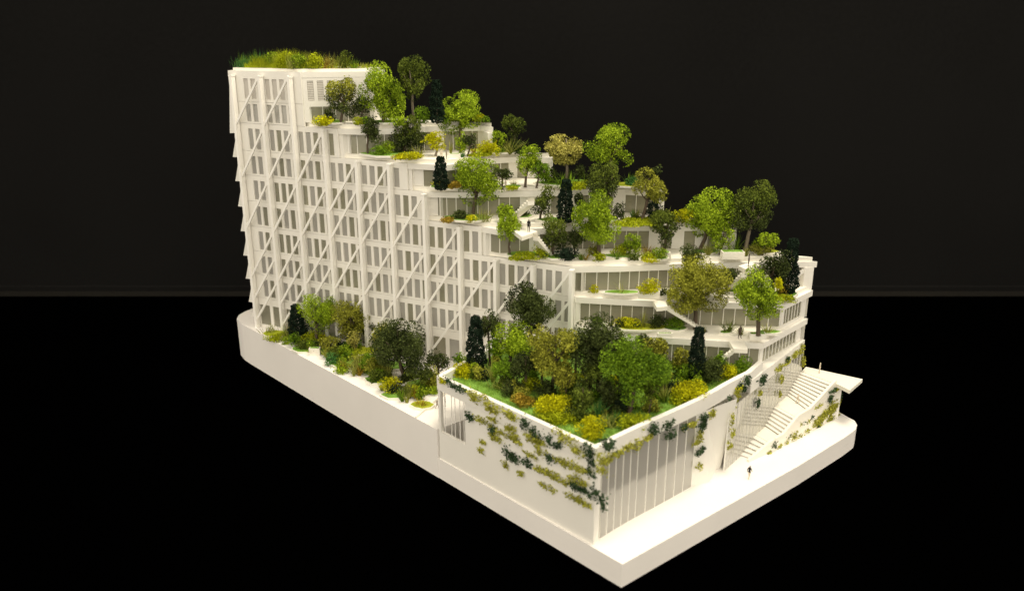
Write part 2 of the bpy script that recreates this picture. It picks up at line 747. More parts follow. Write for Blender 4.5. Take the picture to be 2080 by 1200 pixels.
def glazing(pts, z0, z1, pw, parent_name='glazing', mat='glass', solid=0., seed=1, mull=.0007, skip=()):
    """upright glazing along a plan polyline: every pane and every mullion its own piece"""
    rr = random.Random(seed)
    root = None
    n_all = 0
    for a, b in zip(pts[:-1], pts[1:]):
        a, b = np.array(a), np.array(b)
        L = np.linalg.norm(b - a)
        n = max(1, int(round(L / pw)))
        ang = math.atan2(*(b - a)[::-1])
        if root is None:
            mm = MB()
            mm.wall(pts[0], np.array(pts[0]) + (b - a) / L * .0016, z0, z1, .0016, -.0008)
            root = mm.build(parent_name, 'frame', bld)
        for i in range(n):
            c = a + (b - a) * (i + .5) / n
            frac = n_all
            n_all += 1
            if rr.random() < solid:
                slab_piece('wall_panel', (c[0], c[1], (z0 + z1) / 2), (L / n - mull, .0014, z1 - z0 - .0004), ang, 'card', root)
            else:
                slab_piece('window_pane', (c[0], c[1], (z0 + z1) / 2), (L / n - mull, .0004, z1 - z0), ang, mat, root)
            e = a + (b - a) * (i + 1) / n
            slab_piece('mullion', (e[0], e[1], (z0 + z1) / 2), (mull, .0012, z1 - z0), ang, 'frame', root)
    return root


def inset_line(k, d):
    o = inset(OUT[k], d)
    nf = len(FRONT[k])
    return [o[1]] + o[2:2 + nf]


for k, sol in (('A', .12), ('B', .2), ('C', .2), ('D', .22), ('E', 0), ('F', 0), ('G', 0)):
    ln = inset_line(k, .0050)
    z0 = floors[k] + (TS if k != 'G' else .0)
    # corner board between facade and glass
    mm = MB()
    f0 = fp(S_END[k], WOFF)
    wd = {'A': .008, 'B': .003, 'C': .002, 'D': .007, 'E': .002, 'F': .003, 'G': .003}[k]
    dd = (np.array(ln[1]) - np.array(ln[0]))
    dd /= np.linalg.norm(dd)
    mm.prism([f0 + NB[:2] * .0012, f0 + dd * .004 + NB[:2] * .0012, np.array(ln[0]) + dd * wd + NB[:2] * .001, np.array(ln[0]) - dd * .001 + NB[:2] * .001], floors[k], LV[k] - .0061)
    mm.build('corner_board', 'card', bld)
    ln[0] = np.array(ln[0]) + dd * wd
    if k in 'FG':
        j = len(ln) - 1
        glazing(ln[:-1], z0, LV[k] - .0061, .0107, 'glazing', 'glass', sol, ord(k))
        a, b = np.array(ln[-2]), np.array(ln[-1])
        d = (b - a) / np.linalg.norm(b - a)
        b2 = b - d * .007
        a2 = a + d * .006
        root = glazing([a2, b2], floors[k] + .0045, LV[k] - .0061, .0072, 'side_glazing', 'glass', 0, ord(k))
        mm = MB()
        mm.wall(b2, b + d * .0035, floors[k], LV[k] - .0061, .003, -.001)
        mm.build('side_pier', 'card', bld)
        mm = MB()
        mm.wall(a + d * .0005, a2, floors[k], LV[k] - .0061, .003, -.001)
        mm.build('side_pier', 'card', bld)
        mm = MB()
        mm.wall(a2, b2, floors[k] + .0002, floors[k] + .0043, .0035, -.0012)
        mm.build('side_sill', 'card', bld)
    elif k == 'E':
        glazing(ln[:-2] + [np.array(ln[-2]) + (np.array(ln[-1]) - np.array(ln[-2])) * .40], z0, LV[k] - .0061, .0107, 'glazing', 'glass', sol, ord(k))
        # open corner frame at the far end of this storey
        pe = np.array([.3105, .7885])
        mm = MB()
        mm.prism([pe + (-.010, -.0015), pe + (0, 0), pe + (-.002, .004), pe + (-.012, .003)], LV['F'], LV['E'] - .0061)
        mm.build('frame_post', 'card', bld)
        mm = MB()
        mm.bar((.302, .7885, LV['E'] - .008), (.284, .7895, LV['F'] + .008), .002, .004)
        mm.build('frame_brace', 'frame', bld)
        mm = MB()
        mm.wall((.262, .792), (.300, .7905), LV['F'] + TS, LV['F'] + .017, .0015)
        mm.build('frame_panel', 'inner', bld)
    else:
        glazing(ln, z0, LV[k] - .0061, .0115, 'glazing', 'glass', sol, ord(k))
# side band closing the lowest storey on the stair side
mm = MB()
sgA, sgB = np.array([.222, .6795]), np.array([.309, .786])
mm.prism([sgA, sgB, sgB + (-.006, .006), (.236, .716), (.214, .690)], .0835, .0962)
mm.build('side_band', 'card', bld)

# tower: face towards the terraces
c0 = np.array(fp(S_END['R'], WOFF)) + np.array([.0003, .0003])
c1 = np.array(FRONT['R'][0])
dR = (c1 - c0) / np.linalg.norm(c1 - c0)
aR = math.atan2(dR[1], dR[0])
LR = np.linalg.norm(c1 - c0)
m = MB()
t0 = c0
m.wall(c0, c1, .3535, .3566, .002)
m.wall(c0, c1, .3285, .3320, .002)
lw, lp = .0068, .0108
cur = 0.0
lv = [.0085 + i * lp for i in range(5)]
for c in lv:
    m.wall(c0 + dR * cur, c0 + dR * (c - lw / 2), .3320, .3535, .002)
    cur = c + lw / 2
m.wall(c0 + dR * cur, c1, .3320, .3535, .002)
tw = m.build('tower_face', 'card', bld)
nR = np.array([-dR[1], dR[0]])
for c in lv:
    p = c0 + dR * c + nR * .0014
    slab_piece('louvre_screen', (p[0], p[1], .34275), (lw - .0002, .0005, .0213), aR, 'frost', tw)
    for q in range(11):
        pp = c0 + dR * c + nR * .0008
        slab_piece('louvre_slat', (pp[0], pp[1], .3333 + q * .0019), (lw - .0002, .0006, .0006), aR, 'card', tw)
m = MB()
m.wall(c0, c0 + dR * .006, .304 + TS, .3285, .002)
m.wall(c0 + dR * .006, c0 + dR * LR, .3255, .3285, .002)
m.build('tower_face', 'card', bld)
glazing([c0 + dR * .006 + nR * .003, c1 + nR * .003], .304 + TS, .3255, .0135, 'glazing', 'glass', .1, 77)
# side walls closing tiers at their right-hand ends
for k in 'RABCD':
    o = OUT[k]
    a, b = np.array(o[-3]), np.array(o[-2])
    z0 = floors[k] if k != 'R' else .304
    m = MB()
    d = (b - a) / np.linalg.norm(b - a)
    nn = np.array([-d[1], d[0]])
    m.prism([a + d * .001 - nn * 0, b, b + nn * .006, a + nn * .006 + d * .001], z0, LV[k] - .0061)
    m.build('end_wall', 'card', bld)


# terrace stairs: sawtooth flights with a landing block
def flight(top, bot, width, z_top, z_bot, nstep, landing=None, thick=.004):
    top, bot = np.array(top, float), np.array(bot, float)
    d = bot - top
    L = np.linalg.norm(d)
    d /= L
    nn = np.array([-d[1], d[0]])
    prof = []
    rise = (z_top - z_bot) / nstep
    run = L / nstep
    x, z = 0., z_top
    prof.append((x, z))
    for i in range(nstep):
        z -= rise
        prof.append((x, z))
        x += run
        prof.append((x, z))
    prof.append((L, z_bot - .0005))
    prof.append((L - run * 1.2, z_bot - .0005))
    prof.append((0, z_top - thick - rise))
    V = []
    for s_ in (-.5, .5):
        for (x, z) in prof:
            p = top + d * x + nn * width * s_
            V.append((p[0], p[1], z))
    n_ = len(prof)
    Fc = [tuple(range(n_)), tuple(range(n_, 2 * n_))[::-1]]
    for i in range(n_):
        j = (i + 1) % n_
        Fc.append((j, i, n_ + i, n_ + j))
    st = mesh('terrace_stair', V, Fc, 'tray', bld)
    if landing is not None:
        m = MB()
        m.prism([np.array(p) for p in landing], z_top - .0042, z_top)
        m.build('landing', 'tray', st)
    return st


def pz(px, py, z):
    return onz(px, py, z)[:2]


# third to fourth terrace
flight(pz(1079, 402, .2475), pz(1040, 441, .2165), .007, .2475, .2165, 9)
# fourth to fifth
L1 = [pz(1040, 466, .2140), pz(1064, 461, .2140), pz(1092, 470, .2140), pz(1060, 481, .2140)]
flight(pz(1088, 475, .2140), pz(1122, 520, .1855), .007, .2140, .1855, 9, L1)
# fifth to sixth
L2 = [pz(1500, 540, .1830), pz(1525, 532, .1830), pz(1545, 539, .1830), pz(1520, 549, .1830)]
flight(pz(1513, 549, .1830), pz(1474, 590, .1545), .007, .1830, .1545, 9, L2)
# sixth to seventh
L3 = [pz(1326, 611, .1520), pz(1352, 611, .1520), pz(1356, 622, .1520), pz(1334, 624, .1520)]
flight(pz(1355, 617, .1520), pz(1436, 672, .1245), .0072, .1520, .1245, 13, L3)
# seventh terrace to pavilion roof
L4 = [pz(1480, 692, .1220), pz(1511, 694, .1220), pz(1519, 709, .1220), pz(1490, 708, .1220)]
flight(pz(1492, 704, .1220), pz(1440, 742, .0985), .0072, .1220, .0985, 9, L4)

# ------------------------------------------------------------------ low pavilion with roof garden
PZ = .106                                       # parapet top
pav = thing('garden_pavilion', (.064, .537, ZP), 'low white pavilion with planted roof and glazed curved front on the plaza', 'pavilion')
PL = LEFT0 + dL * .0300                         # near corner
PL = np.array([.0630, .5345])
PE = RS + dL * -.0015                            # far end of the left wall
PFR = [np.array(p) for p in [(.064, .5365), (.083, .5535), (.103, .571), (.122, .5865), (.141, .6025), (.160, .619), (.178, .6365), (.193, .652), (.207, .6655), (.220, .6775)]]
PFR[0] = PL
ROOF = PFR + [np.array(p) for p in [(.2395, .7035), (.238, .712), (.157, .7275), (.107, .739), (.074, .7525), (.050, .7635), (.012, .782), (-.003, .774)]] + [PE]
roof_in = inset(ROOF, .0045)
m = MB()
m.prism(roof_in, .0895, .0972)
m.build('roof_deck', 'tray', pav)
tf = inset(ROOF, .0062)
m = MB()
m.prism(tf, .0973, .0988)
pav_turf = m.build('turf', 'turf', pav)
# parapet ring
nR_ = len(ROOF)
m = MB()
ri = inset(ROOF, .0046)
for i in range(nR_):
    j = (i + 1) % nR_
    if i in range(10, 15):
        continue
    m.prism([ROOF[i], ROOF[j], ri[j], ri[i]], .0925, PZ)
m.build('parapet', 'card', pav)
# left wall with its opening at the far end
m = MB()
dW = (PE - PL) / np.linalg.norm(PE - PL)
LW = np.linalg.norm(PE - PL)
op0, op1 = LW - .0375, LW - .0032
nW = np.array([-dW[1], dW[0]])
nW = nW if nW[0] > 0 else -nW                    # into the pavilion


def wl(a, b, z0, z1, t=.003):
    p, q = PL + dW * a + nW * .0009, PL + dW * b + nW * .0009
    m.prism([p, q, q + nW * t, p + nW * t], z0, z1)


wl(0, op0, ZP, .0924)
wl(op0, LW, ZP, ZG - .001)
wl(op1, LW, ZG - .001, .0924, .0032)
m.build('side_wall', 'card', pav)
for f in (.14, .42, .56, .76, .92):
    p = PL + dW * (op1 + (op0 - op1) * f) + nW * .002
    m = MB()
    m.bar((p[0], p[1], ZG - .0012), (p[0], p[1], .0926), .0006)
    m.build('wire_post', 'frame', pav)
# near corner pier
m = MB()
d01 = (PFR[1] - PL) / np.linalg.norm(PFR[1] - PL)
n01 = np.array([-d01[1], d01[0]])
m.prism([PL + nW * .001 + d01 * .001, PL + d01 * .0085 + n01 * .001, PL + d01 * .0085 + n01 * .005, PL + nW * .0039 + d01 * .001 + n01 * .004], ZP, .0924)
m.build('corner_pier', 'card', pav)


def pav_glass(pts, z0, z1, pw, name='front_glazing', mull=.0005):
    m = MB()
    a, b = np.array(pts[0]), np.array(pts[1])
    m.wall(a, a + (b - a) / np.linalg.norm(b - a) * .001, z0, z1, .0012)
    root = m.build(name, 'frame', pav)
    for a, b in zip(pts[:-1], pts[1:]):
        a, b = np.array(a), np.array(b)
        L = np.linalg.norm(b - a)
        n = max(1, int(round(L / pw)))
        ang = math.atan2(*(b - a)[::-1])
        for i in range(n):
            c = a + (b - a) * (i + .5) / n
            e = a + (b - a) * (i + 1) / n
            slab_piece('window_pane', (c[0], c[1], (z0 + z1) / 2), (L / n - mull, .0004, z1 - z0), ang, 'glass_clear', root)
            slab_piece('mullion', (e[0], e[1], (z0 + z1) / 2), (mull, .0010, z1 - z0), ang, 'frame' if mull > .0004 else 'inner', root)
    return root


gin = .0022
front_in = inset(ROOF, gin)
gl_pts = [front_in[0] + d01 * .0085] + list(front_in[1:6])
pav_glass(gl_pts, ZP, .0924, .0105)
# transom rail behind the glass
m = MB()
rl = inset(ROOF, .0085)
for a, b in zip(rl[0:5], rl[1:6]):
    m.bar((*a, .041), (*b, .041), .0009)
    mid = (a + b) / 2
    m.bar((*mid, ZP), (*mid, .041), .0007)
m.build('inner_rail', 'frame', pav)
# folded white wall between the glazed front and the stair hall
out_n = np.array([.69, -.72])
t0 = front_in[5]
g0 = t0 + out_n * .0004
g2 = onz(1441, 979, ZP)[:2] - out_n * .0002
g3 = onz(1467, 958, ZP)[:2] - out_n * .0060
t1 = np.array([.1690, .6282]) + out_n * .0008
t2 = np.array([.1975, .6552]) + out_n * .0062
mv = np.array([.1734, .6280]) + out_n * .0012
kx = np.array([.1960, .6490]) - out_n * .005
V = [(*t0, .0924), (*g0, ZP), (*g2, ZP), (*mv, .0580), (*t1, .0924), (*g3, ZP), (*t2, .0924), (*kx, ZP), (*(kx + np.array([.008, .008])), .0924)]
mesh('folded_wall', V, [(0, 1, 2, 3, 4), (3, 2, 5), (4, 3, 5, 6), (6, 5, 7, 8)], 'card', pav)
# glazed stair hall wall
SG0, SG1 = np.array([.1950, .6475]), np.array([.3088, .7855])
pav_glass([SG0, SG1], ZP, .0836, .0085, 'stair_hall_glazing', .00035)
# inner floor, curved inner wall and rear wall
m = MB()
arc = []
for i in range(9):
    a = math.radians(200 + i * 20)
    arc.append(np.array([.112 + .030 * math.cos(a), .640 + .030 * math.sin(a)]))
for a, b in zip(arc[:-1], arc[1:]):
    m.wall(a, b, ZP, .0894, .0015)
m.build('curved_inner_wall', 'card', pav)
m = MB()
m.wall((.02, .70), (.19, .705), ZP, .0894, .002)
m.build('rear_wall', 'card', pav)
m = MB()
m.wall((.19, .705), (.292, .802), ZP, .0834, .002, -.008)
m.build('rear_wall', 'card', pav)

# ------------------------------------------------------------------ outdoor staircase
st = thing('grand_staircase', (.222, .662, ZP), 'long white outdoor staircase with landings climbing beside the glazed hall', 'staircase')
SL = [(.2155, .6765), (.2375, .7025), (.2522, .7198), (.2662, .7368), (.2862, .7612), (.3065, .7860)]
SR = [(.2275, .6665), (.2475, .683), (.262, .694), (.280, .708), (.296, .721), (.331, .7545)]
ZS = [ZP, .030, .030, .0445, .0445, .0605]
cnt = [5, 0, 6, 0, 9]
ws = lambda a, b, t: np.array(a) + (np.array(b) - np.array(a)) * t
for f in range(5):
    if cnt[f] == 0:
        m = MB()
        m.prism([ws(SL[f], SL[f], 0), ws(SR[f], SR[f], 0), np.array(SR[f + 1]), np.array(SL[f + 1])], ZP, ZS[f])
        m.build('landing', 'tray', st)
        continue
    for i in range(cnt[f]):
        t0, t1 = i / cnt[f], (i + 1) / cnt[f]
        z = ZS[f] + (ZS[f + 1] - ZS[f]) * (i + .75) / cnt[f]
        m = MB()
        m.prism([ws(SL[f], SL[f + 1], t0 + .035), ws(SR[f], SR[f + 1], t0 + .035), ws(SR[f], SR[f + 1], t1 + .02), ws(SL[f], SL[f + 1], t1 + .02)], ZP, z - .0005)
        s_ = m.build('step', 'card', st)
        m = MB()
        m.prism([ws(SL[f], SL[f + 1], t0), ws(SR[f], SR[f + 1], t0), ws(SR[f], SR[f + 1], t1 + .03), ws(SL[f], SL[f + 1], t1 + .03)], z - .0005, z)
        m.build('tread', 'card', s_)
m = MB()
pr = [(.222, .6625), (.2485, .6818), (.263, .693), (.281, .7068), (.297, .7197), (.334, .7535)]
zt = [ZP + .0025, .0335, .0345, .0475, .0490, .0645]
for a, b, za, zb in zip(pr[:-1], pr[1:], zt[:-1], zt[1:]):
    a, b = np.array(a), np.array(b)
    d = (b - a) / np.linalg.norm(b - a)
    nn = np.array([-d[1], d[0]])
    m.prism([a, b, b + nn * .0026, a + nn * .0026], ZP, [za, zb, zb, za])
m.build('balustrade_wall', 'tray', st)
m = MB()
m.prism([np.array(p) for p in [(.309, .7845), (.331, .7552), (.334, .7525), (.341, .7365), (.3655, .7640), (.318, .797)]], .0570, .0608)
m.build('top_landing', 'tray', st)
m = MB()
m.prism([np.array(p) for p in [(.334, .7540), (.341, .7545), (.320, .793), (.312, .787)]], ZP, .0569)
m.build('end_wall', 'card', st)

# ------------------------------------------------------------------ planting
ZL = {k: LV[k] + TS for k in LV}
ZL['R'] = LV['R'] + .0032
ZL['P'] = .0988
ZL['N'] = ZG
PLACE = {'R': 'on top roof', 'A': 'on first terrace below roof', 'B': 'on second terrace below roof',
         'C': 'on third terrace below roof', 'D': 'on fourth terrace below roof', 'E': 'on fifth terrace below roof',
         'F': 'on sixth terrace below roof', 'G': 'on seventh terrace below roof', 'P': 'on pavilion roof garden',
         'N': 'in ground garden beside columns'}
CNAME = {'lime': 'bright lime green', 'green': 'mid green', 'mid': 'dull green', 'olive': 'olive green', 'pale': 'pale yellowish', 'dark': 'dark green',
         'spruce': 'blackish green', 'yellow': 'vivid yellow', 'ygreen': 'yellow green', 'rust': 'rusty orange', 'teal': 'bluish green', 'straw': 'straw green'}
rng = np.random.default_rng(11)


def leaf_mesh(name, C, size, tone, mat, parent, aspect=1.5, flat=None, jit=.5):
    """many small leaf quads at centres C (world)"""
    n = len(C)
    C = C - (origin(parent) if parent is not None else 0)
    a = rng.normal(size=(n, 3))
    a /= np.linalg.norm(a, axis=1, keepdims=True)
    b = rng.normal(size=(n, 3))
    b -= a * (a * b).sum(1, keepdims=True)
    b /= np.linalg.norm(b, axis=1, keepdims=True)
    s = size * (1 + jit * (rng.random((n, 1)) - .5) * 2)
    a = a * s * aspect * .5
    b = b * s * .5
    V = np.stack([C - a, C + b * .9 - a * .1, C + a, C - b * .9 + a * .1], 1).reshape(-1, 3)
    me = bpy.data.meshes.new(name)
    me.vertices.add(4 * n)
    me.vertices.foreach_set('co', V.ravel().astype(np.float32))
    me.loops.add(4 * n)
    me.loops.foreach_set('vertex_index', np.arange(4 * n, dtype=np.int32))
    me.polygons.add(n)
    me.polygons.foreach_set('loop_start', np.arange(0, 4 * n, 4, dtype=np.int32))
    at = me.attributes.new('tone', 'FLOAT', 'FACE')
    at.data.foreach_set('value', np.clip(tone, 0, 1).astype(np.float32))
    me.update(calc_edges=True)
    me.validate()
    return put(name, me, 'leaf_' + mat, parent)


def cloud(centre, R, nl, spread, lobe, cover, leaf, squash=1.):
    """points on the skins of several overlapping lobes inside an ellipsoid R"""
    P, T = [], []
    R = np.array(R)
    Ls = []
    for i in range(nl):
        u = rng.normal(size=3)
        u /= np.linalg.norm(u)
        r = spread * (.55 + .45 * rng.random())
        Ls.append((u * r, lobe * (.75 + .5 * rng.random())))
    Ls.append((np.zeros(3), lobe * 1.15))
    Rm = float(np.mean(R))
    for (c, lr) in Ls:
        n = int(cover * 4 * math.pi * (lr * Rm) ** 2 / (leaf * leaf))
        n = max(n, 12)
        u = rng.normal(size=(n, 3))
        u /= np.linalg.norm(u, axis=1, keepdims=True)
        rr = lr * (1 - .55 * rng.random((n, 1)) ** 1.7)
        p = c + u * rr
        P.append(p)
        T.append(np.full(n, .5 + .22 * (rng.random() - .5) * 2) + .42 * (rng.random(n) - .5) * 2)
    P = np.concatenate(P)
    T = np.concatenate(T)
    keep = (np.linalg.norm(P, axis=1) < 1.12 + .1 * rng.random(len(P)))
    ph = rng.random(6) * 6.28
    w_ = np.sin(P[:, 0] * 6.1 + ph[0]) + np.sin(P[:, 1] * 5.3 + ph[1]) + np.sin(P[:, 2] * 6.7 + ph[2]) + .8 * np.sin((P[:, 0] + P[:, 2]) * 9.7 + ph[3]) + .8 * np.sin((P[:, 0] - P[:, 2]) * 11.3 + ph[4])
    keep &= w_ > -1.25 + .5 * rng.normal(size=len(P))
    T = T + .07 * w_
    P, T = P[keep], T[keep]
    q = np.percentile(np.abs(P), 98.5, axis=0)
    P = P * (1.0 / q)
    return centre + P * R, T


def footing(lv, px, py, z):
    """foot of a plant; the top roof is seen edge-on, so its plants are set a little in from the roof edge instead"""
    if lv != 'R':
        return onz(px, py, z)
    k_ = .007 + .018 * ((px * 7.3) % 11) / 11
    if px < 598:
        p = onplane(px, py, fp(0, WOFF + k_), U2)
        lo, hi = fp(SR0 + .009, WOFF + k_), fp(S_END['R'] - .006, WOFF + k_)
        x = min(max(p[0], lo[0]), hi[0])
        return np.array([x, lo[1] + (hi[1] - lo[1]) * (x - lo[0]) / (hi[0] - lo[0]), z])
    p = onplane(px, py, c0 + nR * k_, dR)
    x = min(p[0], c1[0] - .007)
    q = c0 + nR * k_ + dR * (x - c0[0]) / dR[0]
    return np.array([q[0], q[1], z])


LEAFSZ = .00122
ALL = []


def reg(o, label, cat, group):
    tag(o, label, cat, group)
    ALL.append(o)
    o['_short'] = label.split(' on ')[0].split(' in ground')[0]


def article(h, lo, hi):
    return 'tall ' if h > hi else ('small ' if h < lo else '')


def tree(lv, bx, by, cx, cy, rx, ry, col, note='', lean=0, bark='bark', col2=None, name='leafy_tree', nl=9, dz=0, gaps=1.):
    z = ZL[lv] + dz
    b = onz(bx, by, z)
    c = on_front(cx, cy, b[1])
    mp = depth(c) / F
    r, h = rx * mp * 1.08, ry * mp * 1.03
    tot = (c[2] + h - b[2]) * 1000
    root = thing(name, tuple(b), None, None)
    lb = f"{article(tot, 28, 52)}{CNAME[col]} model tree {note} {PLACE[lv]}"
    reg(root, ' '.join(lb.split()), 'tree', f'model trees {PLACE[lv]}')
    P, T = cloud(c, (r, r * .95, h), max(6, nl - 2), .70, .46, 1.25 * gaps, LEAFSZ)
    # one leaf colour throughout; with col2 the lower crown leaves take that colour
    crown = leaf_mesh('crown', P, LEAFSZ, T, col, root)
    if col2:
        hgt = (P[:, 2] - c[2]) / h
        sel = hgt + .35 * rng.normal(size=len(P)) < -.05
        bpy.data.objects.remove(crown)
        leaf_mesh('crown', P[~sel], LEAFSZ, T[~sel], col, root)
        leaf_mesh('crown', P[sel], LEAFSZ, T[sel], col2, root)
    m = MB()
    tr = max(.00075, min(.0021, .075 * r + .0004))
    fork = c + np.array([0, 0, -h * .45])
    mid = (b + fork) / 2 + np.array([rng.normal() * .0007, rng.normal() * .0007, 0])
    m.tube([b - np.array([0, 0, .0006]), b + np.array([0, 0, .001]), mid, fork], [tr * 1.35, tr * 1.05, tr * .9, tr * .8])
    nb = 6 if r > .012 else 4
    for i in range(nb):
        a = 2 * math.pi * i / nb + rng.random()
        e = c + np.array([math.cos(a) * r * .56, math.sin(a) * r * .56, h * (rng.random() * .75 - .25)])
        st_ = fork if i % 2 else (fork * .75 + mid * .25)
        k = (st_ + e) / 2 + np.array([0, 0, -h * .08])
        m.tube([st_, k, e], [tr * .6, tr * .42, tr * .16], 5)
    m.tube([fork, c + np.array([0, 0, h * .6])], [tr * .75, tr * .2], 5)
    m.build('trunk', bark, root, True)
    return root


def cypress(lv, bx, by, ty, wpx, note='', col='spruce', dz=0):
    z = ZL[lv] + dz
    b = onz(bx, by, z)
    t = on_front(bx, ty, b[1])
    mp = depth(b) / F
    hh = t[2] - b[2]
    r = wpx * mp / 2
    n = int(3.4 * 2 * math.pi * r * hh / LEAFSZ ** 2 * .8)
    f = rng.random(n)
    prof = np.where(f < .12, .75 + f * 2, 1 - .55 * ((f - .12) / .88) ** 1.6)
    prof *= 1 + .16 * np.sin(f * 37 + rng.random() * 6) * np.sin(f * 13)
    a = rng.random(n) * 2 * math.pi
    prof = prof * (1 + .12 * np.sin(a * 3 + f * 9))
    rr = r * prof * (1 - .4 * rng.random(n) ** 2)
    P = np.stack([b[0] + rr * np.cos(a), b[1] + rr * np.sin(a), b[2] + hh * (.02 + .97 * f)], 1)
    root = thing('columnar_conifer', tuple(b), None, None)
    reg(root, ' '.join(f"narrow {CNAME[col]} columnar conifer {note} {PLACE[lv]}".split()), 'conifer', f'columnar conifers {PLACE[lv]}')
    leaf_mesh('crown', P, LEAFSZ, .45 + .5 * (rng.random(n) - .5) + .25 * np.sin(f * 30 + a * 2), col, root)
    m = MB()
    m.tube([b - np.array([0, 0, .0006]), b + np.array([0, 0, hh * .8])], [.0012, .0004])
    m.build('trunk', 'bark', root, True)
    return root


def bush(lv, cx, cy, rx, ry, col, note='', name='round_shrub', kind='shrub', dz=0, foot=None, flat=1.):
    z = ZL[lv] + dz
    b = footing(lv, cx, cy + ry * .85 if foot is None else foot, z)
    mp = depth(b) / F
    r, h = rx * mp * 1.12, ry * mp * 1.12
    c = b + np.array([0, 0, h * .8])
    P, T = cloud(c, (r, r * .9, h), 6, .58, .52, 1.05, LEAFSZ)
    P[:, 2] = np.maximum(P[:, 2], z - .0002 + .0012 * rng.random(len(P)))
    o = leaf_mesh(name, P - b, LEAFSZ * .92, T, col, None)
    o.location = b
    word = 'low spreading' if rx > ry * 1.9 else ('large' if r > .016 else ('tiny' if r < .0062 else 'round'))
    reg(o, ' '.join(f"{word} {CNAME[col]} {kind} {note} {PLACE[lv]}".split()), kind, f'{kind}s {PLACE[lv]}')
    return o


def grass(lv, bx, by, hpx, spread, n, col, note='', dz=0, wide=0.0, name='grass_tuft', thick=.00034):
    b = footing(lv, bx, by, ZL[lv] + dz)
    mp = depth(b) / F
    hh, sp = hpx * mp, spread * mp
    V, T = [], []
    Fc = []
    for i in range(n):
        a = rng.random() * 2 * math.pi
        k = rng.random() ** .6
        ln = hh * (.55 + .5 * rng.random())
        foot = np.array([rng.normal() * (wide * mp * .5 + .0007), rng.normal() * (wide * mp * .3 + .0007), -.0002])
        tip = foot + np.array([math.cos(a) * sp * k, math.sin(a) * sp * k, ln * (1 - .35 * k * k)])
        mid = foot + (tip - foot) * .5 + np.array([0, 0, ln * .10 * k])
        wv = np.array([-math.sin(a + 1.2 * rng.normal()), math.cos(a), 0]) * thick * (.7 + .6 * rng.random())
        s0 = len(V)
        V += [foot - wv, foot + wv, mid + wv * .8, mid - wv * .8, tip]
        Fc += [(s0, s0 + 1, s0 + 2, s0 + 3), (s0 + 3, s0 + 2, s0 + 4)]
        t = rng.random()
        T += [t, t]
    me = bpy.data.meshes.new(name)
    me.from_pydata([tuple(v) for v in V], [], Fc)
    at = me.attributes.new('tone', 'FLOAT', 'FACE')
    at.data.foreach_set('value', np.array(T, np.float32))
    o = put(name, me, 'leaf_' + col, None, b)
    word = 'tall' if hpx > 34 else 'short'
    if spread > hpx:
        word = 'splayed'
    reg(o, ' '.join(f"{word} {CNAME[col]} ornamental grass tuft {note} {PLACE[lv]}".split()), 'grass tuft', f'grass tufts {PLACE[lv]}')
    return o


def tray(lv, cx, cy, rx, ry, h=.0022, mat='turf', seed=0, note='', n=9, dz=0):
    """a flat white planter tray with a turf filling"""
    z = ZL[lv] + dz
    rr = random.Random(seed)
    pts = []
    for i in range(n):
        a = 2 * math.pi * i / n
        k = 1 + .22 * (rr.random() - .5)
        pts.append(onz(cx + rx * k * math.cos(a), cy + ry * k * math.sin(a), z)[:2])
    b = onz(cx, cy, z)
    t = thing('planter_tray', tuple(b), None, None)
    reg(t, ' '.join(f"flat white planter tray with {'yellow' if mat == 'turf_y' else 'green'} turf {note} {PLACE[lv]}".split()), 'planter', f'planter trays {PLACE[lv]}')
    m = MB()
    m.prism(pts, z - .0002, z + h)
    m.build('rim', 'tray', t)
    m = MB()
    try:
        pi_ = inset(pts, .0012)
    except Exception:
        pi_ = pts
    m.prism(pi_, z + h - .0004, z + h + .0004)
    m.build('turf', mat, t)
    return t


def block(lv, x0, x1, ybase, hpx, dpx, note, name='planter_box', dz=0):
    """white planter box: front edge between two photo columns at its foot"""
    z = ZL[lv] + dz
    a, b = onz(x0, ybase, z), onz(x1, ybase, z)
    mp = depth(a) / F
    h = hpx * mp
    dd = np.array([0, dpx * mp, 0])
    t = thing(name, tuple((a + b) / 2), None, None)
    reg(t, ' '.join(f"square white planter box {note} {PLACE[lv]}".split()), 'planter', f'planter boxes {PLACE[lv]}')
    P = [a[:2], b[:2], (b + dd)[:2], (a + dd)[:2]]
    m = MB()
    m.prism(P, z - .0002, z + h)
    m.build('box', 'tray', t)
    m = MB()
    m.prism(inset(P, .0012), z + h - .0003, z + h + .0004)
    m.build('soil', 'turf', t)


